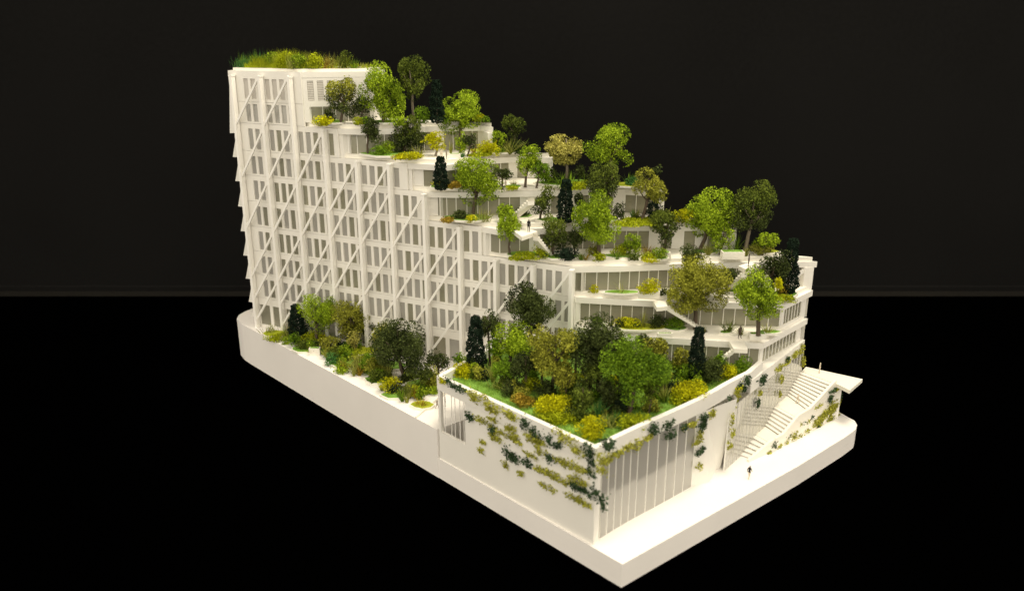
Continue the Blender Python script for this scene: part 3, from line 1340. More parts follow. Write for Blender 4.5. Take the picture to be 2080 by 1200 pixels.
# --- trays first
TR = [('A', 668, 250, 36, 3.5), ('A', 785, 250, 34, 3.5), ('B', 795, 315, 60, 6), ('B', 1000, 309, 58, 5), ('C', 905, 382, 34, 4.5), ('C', 1040, 382, 22, 3.5),
      ('C', 1150, 374, 62, 7), ('C', 1285, 378, 45, 5), ('D', 950, 445, 52, 7), ('D', 1058, 441, 26, 5), ('D', 1130, 449, 40, 5), ('D', 1300, 449, 46, 5),
      ('D', 1228, 449, 24, 4), ('E', 1066, 519, 42, 6), ('E', 1140, 524, 38, 5.5), ('E', 1216, 522, 18, 4), ('E', 1262, 522, 34, 5), ('E', 1335, 526, 26, 4.5),
      ('E', 1430, 513, 34, 5), ('E', 1555, 514, 28, 4), ('F', 1262, 596, 38, 4.2), ('F', 1500, 592, 40, 5), ('F', 1594, 600, 28, 9), ('G', 1305, 667, 58, 8),
      ('G', 1372, 669, 24, 5.5), ('G', 1474, 677, 16, 4), ('G', 1560, 677, 30, 4.5), ('N', 560, 681, 30, 7), ('N', 622, 712, 34, 8), ('N', 655, 690, 34, 7),
      ('N', 705, 742, 40, 9), ('N', 735, 715, 42, 9), ('N', 770, 775, 30, 8), ('N', 790, 745, 40, 10), ('N', 805, 806, 32, 9), ('N', 858, 826, 26, 9), ('N', 862, 785, 40, 12)]
for i, t in enumerate(TR):
    tray(*t, seed=i + 3, mat='turf_y' if i % 4 == 3 else 'turf', n=[9, 7, 6, 8][i % 4], h=.0026 if t[0] == 'N' else .0018)
block('F', 1297, 1340, 606, 13, 12, 'with a round yellow bush')
block('G', 1523, 1556, 690, 12, 14, 'under a lime green tree')
block('E', 1330, 1362, 527, 14, 14, 'beside a lime green bush')
block('E', 1467, 1512, 527, 15, 20, 'beside a standing figure')
block('N', 628, 650, 722, 15, 12, 'at the foot of a lime green tree')
block('B', 912, 935, 322, 9, 10, 'beside two standing figures')
block('G', 1336, 1366, 684, 7, 8, 'beside a stair foot')

# --- top roof meadow
def meadow():
    V, Fc, T = [], [], []
    rr = np.random.default_rng(4)
    n = 3200
    z = ZL['R']
    fa, fb = np.array(fp(S0 + .012, WOFF + .004)), np.array(fp(S_END['R'] - .006, WOFF + .006))
    right = np.array([-.162, .934])
    for i in range(n):
        u, v = rr.random(), rr.random()
        p = fa + (fb - fa) * u + np.array(NB[:2]) * v * .030
        if u > .8 and rr.random() < .55:
            p = fb + (right - fb) * rr.random() + np.array([0, 1]) * rr.random() * .028
        ln = (.008 + .010 * rr.random()) * (.8 + .35 * math.sin(p[0] * 190) + .25 * math.sin(p[0] * 71))
        ln = max(ln, .004)
        if p[0] > -.185:
            ln *= .42
        a = rr.random() * 2 * math.pi
        k = .25 + .6 * rr.random()
        foot = np.array([p[0], p[1], z])
        tip = foot + np.array([math.cos(a) * ln * k, math.sin(a) * ln * k, ln])
        wv = np.array([1, .2, 0]) * .0002
        s0 = len(V)
        V += [foot - wv, foot + wv, tip]
        Fc.append((s0, s0 + 1, s0 + 2))
        T.append(rr.random() * .55 + .45 * (.5 + .5 * math.sin(p[0] * 120 + 1)))
    me = bpy.data.meshes.new('roof_meadow')
    me.from_pydata([tuple(v) for v in V], [], Fc)
    at = me.attributes.new('tone', 'FLOAT', 'FACE')
    at.data.foreach_set('value', np.array(T, np.float32))
    o = put('roof_meadow', me, 'leaf_ygreen')
    tag(o, 'long wispy yellow green grass covering the top roof', 'grass', kind='stuff')


meadow()
for (x, y, rx, ry, c) in [(500, 139, 16, 8, 'teal'), (524, 136, 14, 10, 'green'), (553, 132, 16, 14, 'lime'), (585, 131, 17, 15, 'ygreen'), (614, 130, 17, 15, 'lime'), (642, 131, 16, 14, 'ygreen'), (676, 136, 15, 9, 'straw'), (707, 126, 14, 17, 'mid'), (727, 140, 9, 5, 'ygreen')]:
    bush('R', x, y, rx, ry, c, foot=143)
for (x, h, s, c) in [(484, 30, 14, 'teal'), (492, 36, 14, 'green'), (505, 42, 15, 'teal'), (518, 44, 15, 'green'), (530, 46, 14, 'teal'), (545, 40, 14, 'green'), (562, 40, 14, 'straw'), (580, 42, 13, 'green'),
                     (600, 42, 14, 'straw'), (622, 42, 15, 'green'), (640, 44, 16, 'straw'), (655, 40, 16, 'straw'), (668, 38, 15, 'rust'), (684, 40, 15, 'straw'), (698, 40, 14, 'straw'), (722, 30, 14, 'green'), (742, 18, 20, 'straw')]:
    grass('R', x, 144, h * .9, s, 60, c, wide=12, thick=.0002)

# --- first terrace
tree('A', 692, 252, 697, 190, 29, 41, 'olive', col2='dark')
tree('A', 731, 251, 736, 217, 17, 20, 'dark')
bush('A', 656, 244, 18, 14, 'yellow')
bush('A', 668, 230, 12, 14, 'dark', foot=250)
tree('A', 779, 252, 780, 190, 40, 52, 'lime', nl=13)
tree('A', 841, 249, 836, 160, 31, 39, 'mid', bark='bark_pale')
bush('A', 858, 240, 14, 16, 'green', foot=251)
cypress('A', 888, 251, 162, 30)
bush('A', 815, 247, 16, 10, 'lime')
bush('A', 745, 247, 14, 8, 'green')
grass('A', 905, 250, 24, 14, 26, 'green')
# --- second terrace
tree('B', 933, 306, 935, 226, 36, 38, 'lime', nl=12)
tree('B', 747, 316, 748, 265, 21, 25, 'dark')
bush('B', 772, 309, 18, 11, 'green')
bush('B', 788, 303, 13, 14, 'lime', foot=315)
tree('B', 818, 311, 820, 268, 31, 34, 'mid', col2='dark')
bush('B', 826, 318, 26, 8, 'yellow')
tree('B', 856, 312, 857, 283, 12, 18, 'dark')
tree('B', 885, 317, 885, 286, 21, 17, 'yellow', bark='bark_pale')
grass('B', 850, 320, 30, 30, 40, 'straw')
tree('B', 935, 314, 936, 288, 13, 20, 'lime')
tree('B', 950, 318, 957, 284, 15, 16, 'dark')
bush('B', 995, 302, 20, 16, 'yellow')
bush('B', 975, 314, 22, 5, 'ygreen')
tree('B', 1014, 311, 1014, 279, 13, 17, 'lime')
tree('B', 1045, 309, 1045, 260, 22, 25, 'mid', col2='dark')
grass('B', 1036, 313, 40, 44, 60, 'straw')
grass('B', 1055, 312, 36, 48, 24, 'green')
grass('B', 916, 314, 34, 8, 24, 'straw')
grass('B', 962, 314, 24, 14, 30, 'rust')
bush('B', 1050, 300, 26, 12, 'dark', foot=310)
# --- third terrace
cypress('C', 896, 386, 318, 30)
bush('C', 921, 378, 14, 8, 'rust')
tree('C', 1020, 384, 1020, 351, 18, 12, 'dark')
bush('C', 1042, 382, 13, 4, 'ygreen')
tree('C', 1067, 379, 1072, 328, 24, 29, 'lime')
tree('C', 1090, 381, 1096, 343, 18, 18, 'green')
tree('C', 1150, 374, 1150, 300, 33, 30, 'pale', bark='bark_pale', nl=13)
bush('C', 1120, 347, 12, 16, 'dark', foot=374)
tree('C', 1176, 376, 1178, 350, 15, 13, 'dark')
grass('C', 1150, 380, 40, 34, 70, 'green', wide=30)
bush('C', 1168, 377, 26, 7, 'ygreen')
bush('C', 1110, 362, 14, 14, 'green', foot=376)
tree('C', 1242, 378, 1240, 297, 43, 38, 'lime', nl=12)
bush('C', 1210, 366, 18, 16, 'mid', foot=380)
bush('C', 1285, 372, 14, 10, 'teal')
grass('C', 1278, 379, 34, 22, 34, 'green')
tree('C', 1332, 386, 1332, 345, 10, 11, 'dark')
grass('C', 1300, 380, 44, 12, 18, 'straw')
# --- fourth terrace
tree('D', 961, 440, 968, 372, 41, 46, 'lime', nl=12)
bush('D', 936, 438, 16, 10, 'dark')
bush('D', 955, 444, 11, 9, 'yellow')
bush('D', 912, 446, 15, 6, 'rust')
grass('D', 980, 450, 34, 30, 60, 'straw', wide=12)
tree('D', 1023, 452, 1022, 424, 18, 17, 'lime')
bush('D', 1060, 434, 12, 10, 'dark')
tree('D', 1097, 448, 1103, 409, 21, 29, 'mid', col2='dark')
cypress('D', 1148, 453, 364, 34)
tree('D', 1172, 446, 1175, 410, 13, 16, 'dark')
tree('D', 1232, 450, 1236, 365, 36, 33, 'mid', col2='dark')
bush('D', 1257, 432, 11, 18, 'dark', foot=449)
tree('D', 1304, 449, 1317, 384, 31, 37, 'olive')
bush('D', 1325, 426, 14, 22, 'spruce', foot=447)
grass('D', 1292, 446, 30, 16, 40, 'straw')
bush('D', 1295, 451, 40, 4, 'ygreen')
bush('D', 1381, 433, 21, 14, 'yellow', foot=452)
bush('D', 1350, 436, 18, 14, 'dark', foot=452)
grass('D', 1352, 452, 40, 20, 26, 'straw')
# --- fifth terrace
tree('E', 1036, 520, 1036, 466, 22, 36, 'lime', nl=10)
bush('E', 1065, 521, 26, 6, 'ygreen')
bush('E', 1100, 508, 16, 16, 'ygreen', foot=523)
grass('E', 1105, 524, 22, 40, 40, 'teal')
tree('E', 1124, 522, 1124, 479, 24, 36, 'mid', col2='dark')
tree('E', 1168, 521, 1167, 486, 20, 16, 'dark')
bush('E', 1147, 518, 23, 13, 'spruce')
tree('E', 1217, 523, 1213, 441, 43, 46, 'lime', nl=12)
bush('E', 1203, 510, 12, 11, 'olive')
grass('E', 1190, 528, 16, 18, 30, 'rust')
bush('E', 1262, 503, 17, 11, 'ygreen', foot=519)
tree('E', 1282, 522, 1280, 495, 18, 20, 'lime')
grass('E', 1255, 524, 22, 26, 30, 'straw')
grass('E', 1315, 515, 22, 26, 44, 'rust')
bush('E', 1338, 518, 14, 12, 'lime')
bush('E', 1322, 527, 16, 4, 'yellow')
tree('E', 1348, 514, 1355, 460, 31, 34, 'mid', col2='dark')
tree('E', 1421, 510, 1440, 436, 46, 48, 'lime', nl=13)
tree('E', 1463, 518, 1470, 480, 24, 30, 'lime')
bush('E', 1400, 526, 23, 19, 'dark', foot=538)
grass('E', 1438, 518, 30, 20, 60, 'straw')
tree('E', 1514, 512, 1530, 424, 43, 48, 'mid', col2='dark', nl=13, bark='bark_pale')
grass('E', 1495, 512, 44, 30, 30, 'green')
grass('E', 1542, 518, 32, 40, 60, 'straw')
tree('E', 1548, 518, 1556, 489, 22, 18, 'lime')
bush('E', 1548, 508, 20, 9, 'olive')
# --- sixth terrace
grass('F', 1262, 597, 34, 44, 20, 'straw', thick=.0003)
bush('F', 1316, 578, 20, 15, 'yellow', foot=598, dz=.0055)
tree('F', 1476, 594, 1477, 564, 23, 15, 'dark')
grass('F', 1362, 603, 30, 26, 50, 'straw')
bush('F', 1500, 581, 17, 12, 'green')
tree('F', 1570, 602, 1569, 543, 31, 34, 'dark', nl=11)
cypress('F', 1599, 598, 484, 36)
bush('F', 1580, 500, 8, 14, 'yellow', foot=590, dz=.03)
bush('F', 1590, 582, 13, 14, 'rust', foot=600)
bush('F', 1592, 604, 22, 6, 'ygreen')
bush('F', 1550, 590, 16, 12, 'green')
# --- seventh terrace
tree('G', 1412, 668, 1415, 580, 54, 50, 'olive', nl=15, name='leafy_tree')
tree('G', 1540, 680, 1546, 592, 42, 50, 'lime', nl=13, dz=.005)
bush('G', 1276, 657, 26, 9, 'yellow')
grass('G', 1305, 668, 48, 22, 40, 'straw')
bush('G', 1337, 656, 18, 14, 'dark')
bush('G', 1371, 659, 18, 12, 'green')
grass('G', 1478, 677, 34, 30, 60, 'mid')
grass('G', 1558, 678, 26, 28, 50, 'straw')
# --- pavilion roof garden
cypress('P', 967, 752, 642, 38)
tree('P', 995, 742, 991, 655, 21, 27, 'dark')
tree('P', 1078, 720, 1078, 630, 43, 47, 'dark', nl=13)
tree('P', 1035, 742, 1035, 690, 40, 33, 'lime', nl=11)
tree('P', 1022, 784, 1022, 746, 21, 20, 'green')
tree('P', 1067, 792, 1067, 738, 28, 24, 'dark')
tree('P', 1118, 800, 1128, 708, 47, 46, 'olive', nl=13)
tree('P', 1147, 778, 1146, 752, 14, 12, 'mid')
tree('P', 1215, 805, 1216, 703, 48, 56, 'dark', nl=14)
tree('P', 1196, 818, 1199, 768, 24, 28, 'mid', col2='dark')
tree('P', 1278, 838, 1290, 752, 58, 58, 'green', nl=13)
tree('P', 1340, 778, 1338, 716, 30, 28, 'olive')
tree('P', 1310, 770, 1309, 692, 15, 14, 'dark')
cypress('P', 1412, 775, 664, 34)
for q_ in [(1100, 775, 1098, 728, 22, 28, 'mid'), (1168, 770, 1170, 702, 27, 32, 'mid'), (1252, 775, 1256, 702, 28, 32, 'mid'), (1350, 800, 1352, 748, 22, 28, 'green'), (1052, 735, 1053, 690, 20, 24, 'mid'),
           (1188, 845, 1184, 800, 18, 24, 'mid'), (1240, 838, 1238, 790, 20, 28, 'dark'), (1150, 818, 1150, 772, 20, 26, 'olive'), (1385, 765, 1383, 722, 18, 24, 'olive'), (1455, 765, 1456, 732, 15, 20, 'green'),
           (1318, 838, 1322, 790, 18, 26, 'mid'), (1010, 745, 1010, 705, 18, 22, 'green')]:
    tree('P', *q_)
bush('P', 1395, 755, 24, 20, 'green')
bush('P', 1436, 750, 29, 27, 'dark', foot=778)
bush('P', 1476, 751, 19, 17, 'yellow')
bush('P', 1508, 741, 18, 18, 'green')
bush('P', 1370, 785, 18, 16, 'spruce')
bush('P', 1412, 797, 38, 18, 'yellow')
bush('P', 1385, 808, 22, 12, 'ygreen')
bush('P', 946, 749, 23, 15, 'yellow')
bush('P', 925, 753, 14, 8, 'ygreen')
bush('P', 935, 730, 12, 14, 'green')
bush('P', 980, 760, 14, 12, 'spruce')
grass('P', 1002, 775, 56, 24, 60, 'straw', thick=.0003)
bush('P', 1045, 787, 22, 14, 'dark')
grass('P', 1040, 800, 34, 44, 50, 'straw')
bush('P', 1064, 812, 24, 10, 'rust')
bush('P', 1085, 783, 20, 12, 'ygreen')
bush('P', 1128, 822, 34, 16, 'yellow')
bush('P', 1110, 842, 30, 10, 'ygreen')
bush('P', 1155, 845, 26, 12, 'ygreen')
grass('P', 1160, 832, 44, 20, 60, 'mid')
bush('P', 1205, 868, 28, 20, 'yellow')
grass('P', 1218, 848, 50, 26, 70, 'teal', thick=.0003)
bush('P', 1180, 840, 22, 20, 'mid', foot=852)
bush('P', 1290, 856, 32, 12, 'ygreen')
grass('P', 1245, 862, 36, 24, 50, 'teal')
grass('P', 1348, 815, 44, 26, 70, 'straw')
bush('P', 1325, 820, 20, 16, 'olive')
bush('P', 1262, 820, 14, 20, 'spruce', foot=836)
bush('P', 1240, 810, 20, 24, 'dark', foot=836)
bush('P', 1160, 790, 22, 20, 'mid', foot=812)
bush('P', 1110, 790, 22, 18, 'dark', foot=806)
bush('P', 1245, 745, 12, 16, 'yellow', foot=790)
bush('P', 1178, 735, 12, 12, 'yellow', foot=775)
bush('P', 1330, 770, 16, 14, 'teal')
bush('P', 1350, 752, 14, 16, 'olive', foot=785)
# --- ground garden
grass('N', 545, 678, 30, 18, 50, 'straw', wide=14)
bush('N', 562, 684, 20, 6, 'ygreen')
grass('N', 583, 692, 36, 18, 60, 'straw')
cypress('N', 606, 694, 618, 34)
bush('N', 622, 672, 16, 24, 'spruce', foot=694)
tree('N', 646, 708, 641, 636, 36, 35, 'lime', nl=11)
bush('N', 632, 692, 18, 18, 'ygreen', foot=708)
bush('N', 655, 690, 12, 14, 'yellow', foot=704)
tree('N', 712, 706, 713, 650, 33, 36, 'olive', nl=11)
tree('N', 672, 722, 671, 698, 20, 15, 'olive')
tree('N', 758, 702, 756, 668, 18, 24, 'dark')
tree('N', 725, 722, 722, 690, 14, 18, 'pale')
bush('N', 692, 705, 12, 18, 'spruce', foot=718)
bush('N', 715, 705, 18, 14, 'green', foot=716)
tree('N', 778, 735, 774, 690, 21, 34, 'olive')
tree('N', 822, 772, 808, 698, 48, 46, 'dark', nl=14)
bush('N', 830, 735, 18, 26, 'dark', foot=765)
bush('N', 700, 718, 18, 16, 'lime', foot=732)
bush('N', 676, 725, 14, 16, 'teal', foot=740)
bush('N', 745, 718, 24, 14, 'ygreen', foot=732)
grass('N', 725, 758, 46, 24, 80, 'straw', thick=.0003, wide=10)
bush('N', 770, 745, 24, 18, 'olive', foot=762)
grass('N', 790, 772, 48, 26, 70, 'straw')
bush('N', 700, 748, 18, 8, 'lime')
bush('N', 795, 780, 20, 15, 'yellow', foot=796)
bush('N', 803, 788, 16, 12, 'spruce', foot=800)
tree('N', 860, 790, 856, 752, 26, 26, 'dark', col2='mid')
tree('N', 890, 775, 890, 737, 24, 22, 'dark')
bush('N', 878, 766, 22, 22, 'olive', foot=788)
grass('N', 832, 808, 44, 22, 80, 'straw', thick=.0003)
bush('N', 845, 785, 18, 14, 'ygreen', foot=806)
grass('N', 855, 828, 24, 26, 50, 'rust')
bush('N', 880, 792, 20, 8, 'lime')
bush('N', 835, 745, 12, 14, 'ygreen', foot=772)
bush('N', 756, 735, 22, 20, 'green', foot=756)
grass('N', 680, 733, 26, 12, 30, 'teal')

# --- fillers where the planting closes into a thicket
fr = random.Random(21)
for i in range(46):
    x = fr.uniform(950, 1470)
    yf = 765 + (x - 893) * .395 if x < 1217 else 893 - (x - 1217) * .434
    y = fr.uniform(max(735, yf - 120), yf - 30)
    bush('P', x, y, fr.uniform(9, 16), fr.uniform(9, 16), fr.choice(['mid', 'green', 'dark', 'mid', 'lime', 'dark', 'olive']))
for i in range(34):
    x = fr.uniform(575, 885)
    yf = 679 + (x - 531) * .5406
    yt = 672 + (x - 531) * .25
    y = fr.uniform(yt + 4, max(yt + 6, yf - 34))
    bush('N', x, y, fr.uniform(8, 14), fr.uniform(8, 15), fr.choice(['mid', 'green', 'dark', 'olive', 'lime', 'green']))
for i in range(36):
    x = fr.uniform(930, 1470)
    yf = 765 + (x - 893) * .395 if x < 1217 else 893 - (x - 1217) * .434
    grass('P', x, fr.uniform(yf - 60, yf - 16), fr.uniform(18, 34), fr.uniform(10, 22), 46, fr.choice(['straw', 'green', 'straw', 'teal', 'green']), wide=8)
for i in range(26):
    x = fr.uniform(580, 880)
    yf = 679 + (x - 531) * .5406
    grass('N', x, fr.uniform(yf - 48, yf - 14), fr.uniform(20, 34), fr.uniform(12, 22), 40, fr.choice(['straw', 'green', 'straw', 'rust']))

# --- low planting along the terrace edges
def to_px(p):
    q = np.array(p) - CAM
    d_ = q[1] * cT - q[2] * sT
    return CX + F * q[0] / d_, CY - F * (q[1] * sT + q[2] * cT) / d_


def along(k, d, seed, n_):
    ln_ = inset_line(k, d)
    if k in 'FG':
        ln_ = ln_[:-1]
    rr_ = random.Random(seed)
    cum = [0.]
    for a_, b_ in zip(ln_[:-1], ln_[1:]):
        cum.append(cum[-1] + float(np.linalg.norm(np.array(b_) - np.array(a_))))
    for _ in range(n_):
        t_ = rr_.uniform(.03, .93) * cum[-1]
        i_ = max(j for j in range(len(cum) - 1) if cum[j] <= t_)
        f_ = (t_ - cum[i_]) / (cum[i_ + 1] - cum[i_])
        p_ = np.array(ln_[i_]) * (1 - f_) + np.array(ln_[i_ + 1]) * f_
        yield rr_, to_px((p_[0], p_[1], ZL[k]))


for k, n_ in (('A', 5), ('B', 7), ('C', 8), ('D', 9), ('E', 10), ('F', 7), ('G', 8)):
    for j, (rr_, (x, y)) in enumerate(along(k, .0088, ord(k) * 7, n_)):
        if j % 2:
            grass(k, x, y, rr_.uniform(14, 26), rr_.uniform(9, 20), 34, rr_.choice(['straw', 'green', 'straw', 'teal']))
        else:
            bush(k, x, y - 4, rr_.uniform(8, 14), rr_.uniform(5, 9), rr_.choice(['ygreen', 'green', 'dark', 'lime', 'yellow', 'mid']))


# --- short grass over the pavilion turf
def lawn():
    rr = np.random.default_rng(9)
    poly = [np.array(p) for p in inset(ROOF, .0070)]
    xs = [p[0] for p in poly]
    ys = [p[1] for p in poly]
    n = 26000
    P = np.stack([rr.uniform(min(xs), max(xs), n), rr.uniform(min(ys), max(ys), n)], 1)
    inside = np.zeros(n, bool)
    for i in range(len(poly)):
        a, b = poly[i], poly[(i + 1) % len(poly)]
        c = ((a[1] > P[:, 1]) != (b[1] > P[:, 1])) & (P[:, 0] < (b[0] - a[0]) * (P[:, 1] - a[1]) / (b[1] - a[1] + 1e-12) + a[0])
        inside ^= c
    P = P[inside]
    n = len(P)
    a = rr.random(n) * 2 * np.pi
    ln = .0010 + .0024 * rr.random(n) ** 2
    z = np.full(n, .0988)
    foot = np.column_stack([P, z])
    wv = np.column_stack([np.cos(a), np.sin(a), np.zeros(n)]) * .00022
    tip = foot + np.column_stack([np.cos(a + 1) * ln * .6, np.sin(a + 1) * ln * .6, ln])
    V = np.stack([foot - wv, foot + wv, tip], 1).reshape(-1, 3)
    me = bpy.data.meshes.new('lawn_grass')
    me.vertices.add(3 * n)
    me.vertices.foreach_set('co', V.ravel().astype(np.float32))
    me.loops.add(3 * n)
    me.loops.foreach_set('vertex_index', np.arange(3 * n, dtype=np.int32))
    me.polygons.add(n)
    me.polygons.foreach_set('loop_start', np.arange(0, 3 * n, 3, dtype=np.int32))
    at = me.attributes.new('tone', 'FLOAT', 'FACE')
    tone = .45 + .35 * np.sin(P[:, 0] * 160) * np.sin(P[:, 1] * 140) + .4 * (rr.random(n) - .5)
    at.data.foreach_set('value', np.clip(tone, 0, 1).astype(np.float32))
    me.update(calc_edges=True)
    o = put('lawn_grass', me, 'leaf_lawn')
    tag(o, 'short yellow green grass over the pavilion roof garden', 'grass', kind='stuff')


lawn()

# ------------------------------------------------------------------ climbing plants
IV = []


def ivy(plane, px, py, rx, ry, col, where):
    p0, d = plane
    d = np.array([d[0], d[1], 0.]) / math.hypot(d[0], d[1])
    n = np.array([d[1], -d[0], 0.])
    if n[1] > 0:
        n = -n
    c = onplane(px, py, p0, d)
    mp = depth(c) / F
    cosf = abs(d[0]) * .9 + .12
    a, b = 1.3 * rx * mp / cosf, 1.3 * ry * mp
    leaf = LEAFSZ * 1.2
    cnt_ = int(1.3 * math.pi * a * b / leaf ** 2) + 24
    u = rng.normal(size=(cnt_, 2)) * .48
    # ragged clump: pull points to a few knots
    kn = rng.normal(size=(5, 2)) * .5
    pick = rng.integers(0, 5, cnt_)
    u = u * .62 + kn[pick] * .62
    P = c + np.outer(u[:, 0] * a, d) + np.outer(u[:, 1] * b, [0, 0, 1]) + np.outer(.0006 + .003 * rng.random(cnt_) * np.exp(-(u ** 2).sum(1)), n)
    o = leaf_mesh('climbing_plant', P - c, leaf, .5 + .5 * (rng.random(cnt_) - .5) * 2 * .8, col, None)
    o.location = c
    cn = {'ivy': 'dark green', 'ivyolive': 'pale olive', 'yellow': 'bright yellow'}[col]
    sz = 'large' if rx * ry > 230 else ('small' if rx * ry < 75 else 'ragged')
    reg(o, f"{sz} clump of {cn} climbing plant {where}", 'climbing plant', f'climbing plants {where}')


PLW = (PL + nW * .0009, dW)
w1 = 'on the solid pavilion side wall'


def zl(lst, ox, oy, sc, plane, col, where):
    for (x, y, rx, ry) in lst:
        pl = plane(ox + x / sc) if callable(plane) else plane
        ivy(pl, ox + x / sc, oy + y / sc, rx / sc, ry / sc, col, where)


PLC = (PL - nW * .0003, dW)
zl([(345, 130, 75, 33), (1190, 540, 33, 60), (1305, 500, 45, 38)], 820, 740, 3.159, PLC, 'ivy', 'over the pavilion side parapet')
zl([(430, 325, 33, 30), (578, 410, 30, 30), (780, 390, 40, 40), (850, 430, 40, 40), (950, 480, 35, 40), (995, 510, 30, 30), (680, 570, 42, 42), (715, 605, 35, 28), (785, 620, 38, 28), (935, 600, 28, 30),
    (1200, 600, 24, 50), (1215, 680, 26, 50), (1105, 780, 50, 38), (1180, 820, 55, 24), (1255, 835, 40, 40), (1290, 880, 26, 50)], 820, 740, 3.159, PLW, 'ivy', w1)
zl([(470, 200, 60, 35), (545, 250, 60, 40), (640, 290, 55, 28), (700, 335, 40, 25), (1040, 480, 60, 40)], 820, 740, 3.159, PLC, 'ivyolive', 'over the pavilion side parapet')
zl([(520, 365, 60, 22), (600, 365, 40, 18), (690, 410, 45, 45), (650, 445, 70, 22), (730, 480, 30, 30), (840, 460, 60, 35), (890, 500, 50, 22), (1120, 550, 55, 40), (890, 550, 35, 30), (1000, 610, 50, 26),
    (1090, 650, 55, 24), (1160, 675, 40, 20), (840, 590, 45, 18), (870, 660, 50, 24), (950, 700, 60, 24), (1030, 740, 50, 24), (1120, 730, 60, 34), (930, 775, 40, 24), (1080, 840, 55, 24), (1160, 880, 60, 24),
    (660, 640, 26, 24), (755, 690, 22, 20), (515, 495, 22, 18), (500, 545, 20, 15), (590, 465, 50, 28), (1270, 600, 45, 36), (1280, 695, 40, 36)], 820, 740, 3.159, PLW, 'ivyolive', w1)
ivy(PLC, 820 + 255 / 3.159, 740 + 100 / 3.159, 8, 7, 'yellow', 'over the pavilion side parapet')


def front_plane(px):
    best = None
    for a, b in zip(PFR[:-1], PFR[1:]):
        def pxof(p):
            q = np.array([p[0], p[1], .09]) - CAM
            return CX + F * q[0] / (q[1] * cT - q[2] * sT)
        xa, xb = pxof(a), pxof(b)
        if xa <= px <= xb:
            return (a, b - a)
    if px < 1250:
        return (PFR[0], PFR[1] - PFR[0])
    return (SG0, SG1 - SG0)


w2 = 'along the curved pavilion front parapet'
zl([(185, 205, 40, 34), (490, 90, 38, 40), (500, 125, 44, 22), (590, 70, 40, 30), (605, 130, 42, 34), (690, 100, 33, 24), (825, 30, 38, 40), (810, 90, 38, 44)], 1180, 840, 3.334, front_plane, 'ivy', w2)
zl([(170, 310, 55, 36), (230, 270, 55, 28), (320, 225, 48, 26), (440, 165, 50, 26), (740, 65, 60, 32), (790, 150, 34, 28), (790, 185, 40, 22), (385, 205, 32, 34)], 1180, 840, 3.334, front_plane, 'ivyolive', w2)
zl([(805, 245, 42, 32)], 1180, 840, 3.334, front_plane, 'ivy', 'hanging on the folded white wall')
zl([(797, 355, 20, 26)], 1180, 840, 3.334, front_plane, 'ivyolive', 'hanging on the folded white wall')
zl([(965, 770, 45, 46), (1115, 610, 38, 50), (1075, 640, 28, 40), (1225, 605, 52, 36)], 1200, 600, 3.53, front_plane, 'ivy', w2)
zl([(1030, 720, 42, 55), (1020, 800, 24, 40), (860, 830, 38, 46)], 1200, 600, 3.53, front_plane, 'ivyolive', w2)
ivy(front_plane(1500), 1200 + 1060 / 3.53, 600 + 660 / 3.53, 9, 6, 'yellow', w2)
SGP = (SG0 + np.array([.0006, -.0006]), SG1 - SG0)
w3 = 'on the glazed stair hall wall'
zl([(1190, 770, 18, 34)], 1200, 600, 3.53, SGP, 'ivy', w3)
zl([(1200, 700, 25, 22), (1360, 600, 22, 32), (1345, 705, 14, 22)], 1200, 600, 3.53, SGP, 'ivyolive', w3)
FWP = (np.array([.1962, .6468]), np.array([.68, .73]))
zl([(1005, 890, 16, 46), (1005, 985, 26, 32), (985, 1075, 24, 22)], 1200, 600, 3.53, FWP, 'ivyolive', 'down the edge of the folded white wall')
w4 = 'on the side band above the stair hall'
SBP = (sgA, sgB - sgA)
zl([(1790, 990, 46, 22), (1850, 935, 36, 26), (1900, 890, 40, 30), (1950, 855, 34, 30), (1965, 940, 20, 50)], 1100, 480, 3.714, SBP, 'ivyolive', w4)
zl([(1845, 930, 24, 24)], 1100, 480, 3.714, SBP, 'ivy', w4)
BWP = (np.array(pr[0]), np.array(pr[5]) - np.array(pr[0]))
w5 = 'on the outer wall of the staircase'
zl([(510, 1025, 38, 22), (600, 965, 36, 36), (660, 930, 40, 40), (740, 890, 56, 30), (830, 825, 70, 44), (950, 770, 55, 46), (1050, 735, 50, 40), (930, 620, 56, 28), (1050, 625, 70, 46), (1110, 590, 34, 56), (990, 690, 60, 46), (1100, 470, 44, 18), (1095, 720, 40, 22), (785, 765, 36, 36)], 1440, 680, 4.285, BWP, 'ivyolive', w5)
zl([(560, 950, 32, 44), (675, 875, 34, 22), (815, 755, 46, 40), (875, 710, 36, 36), (1040, 560, 38, 38), (1070, 485, 44, 18), (1125, 535, 28, 30), (940, 800, 32, 40)], 1440, 680, 4.285, BWP, 'ivy', w5)

fr2 = random.Random(8)
for i in range(16):
    t_ = fr2.uniform(.30, .97)
    yl = 1060 - 330 * t_ if False else 0
    x_ = 1560 + (1700 - 1560) * t_
    top_ = 905 - (905 - 790) * t_
    bot_ = 918 - (918 - 848) * t_
    ivy(BWP, x_, fr2.uniform(top_ + 8, bot_ - 2), fr2.uniform(9, 15), fr2.uniform(6, 10), 'ivyolive', w5)

# ------------------------------------------------------------------ little figures
_fig = {}


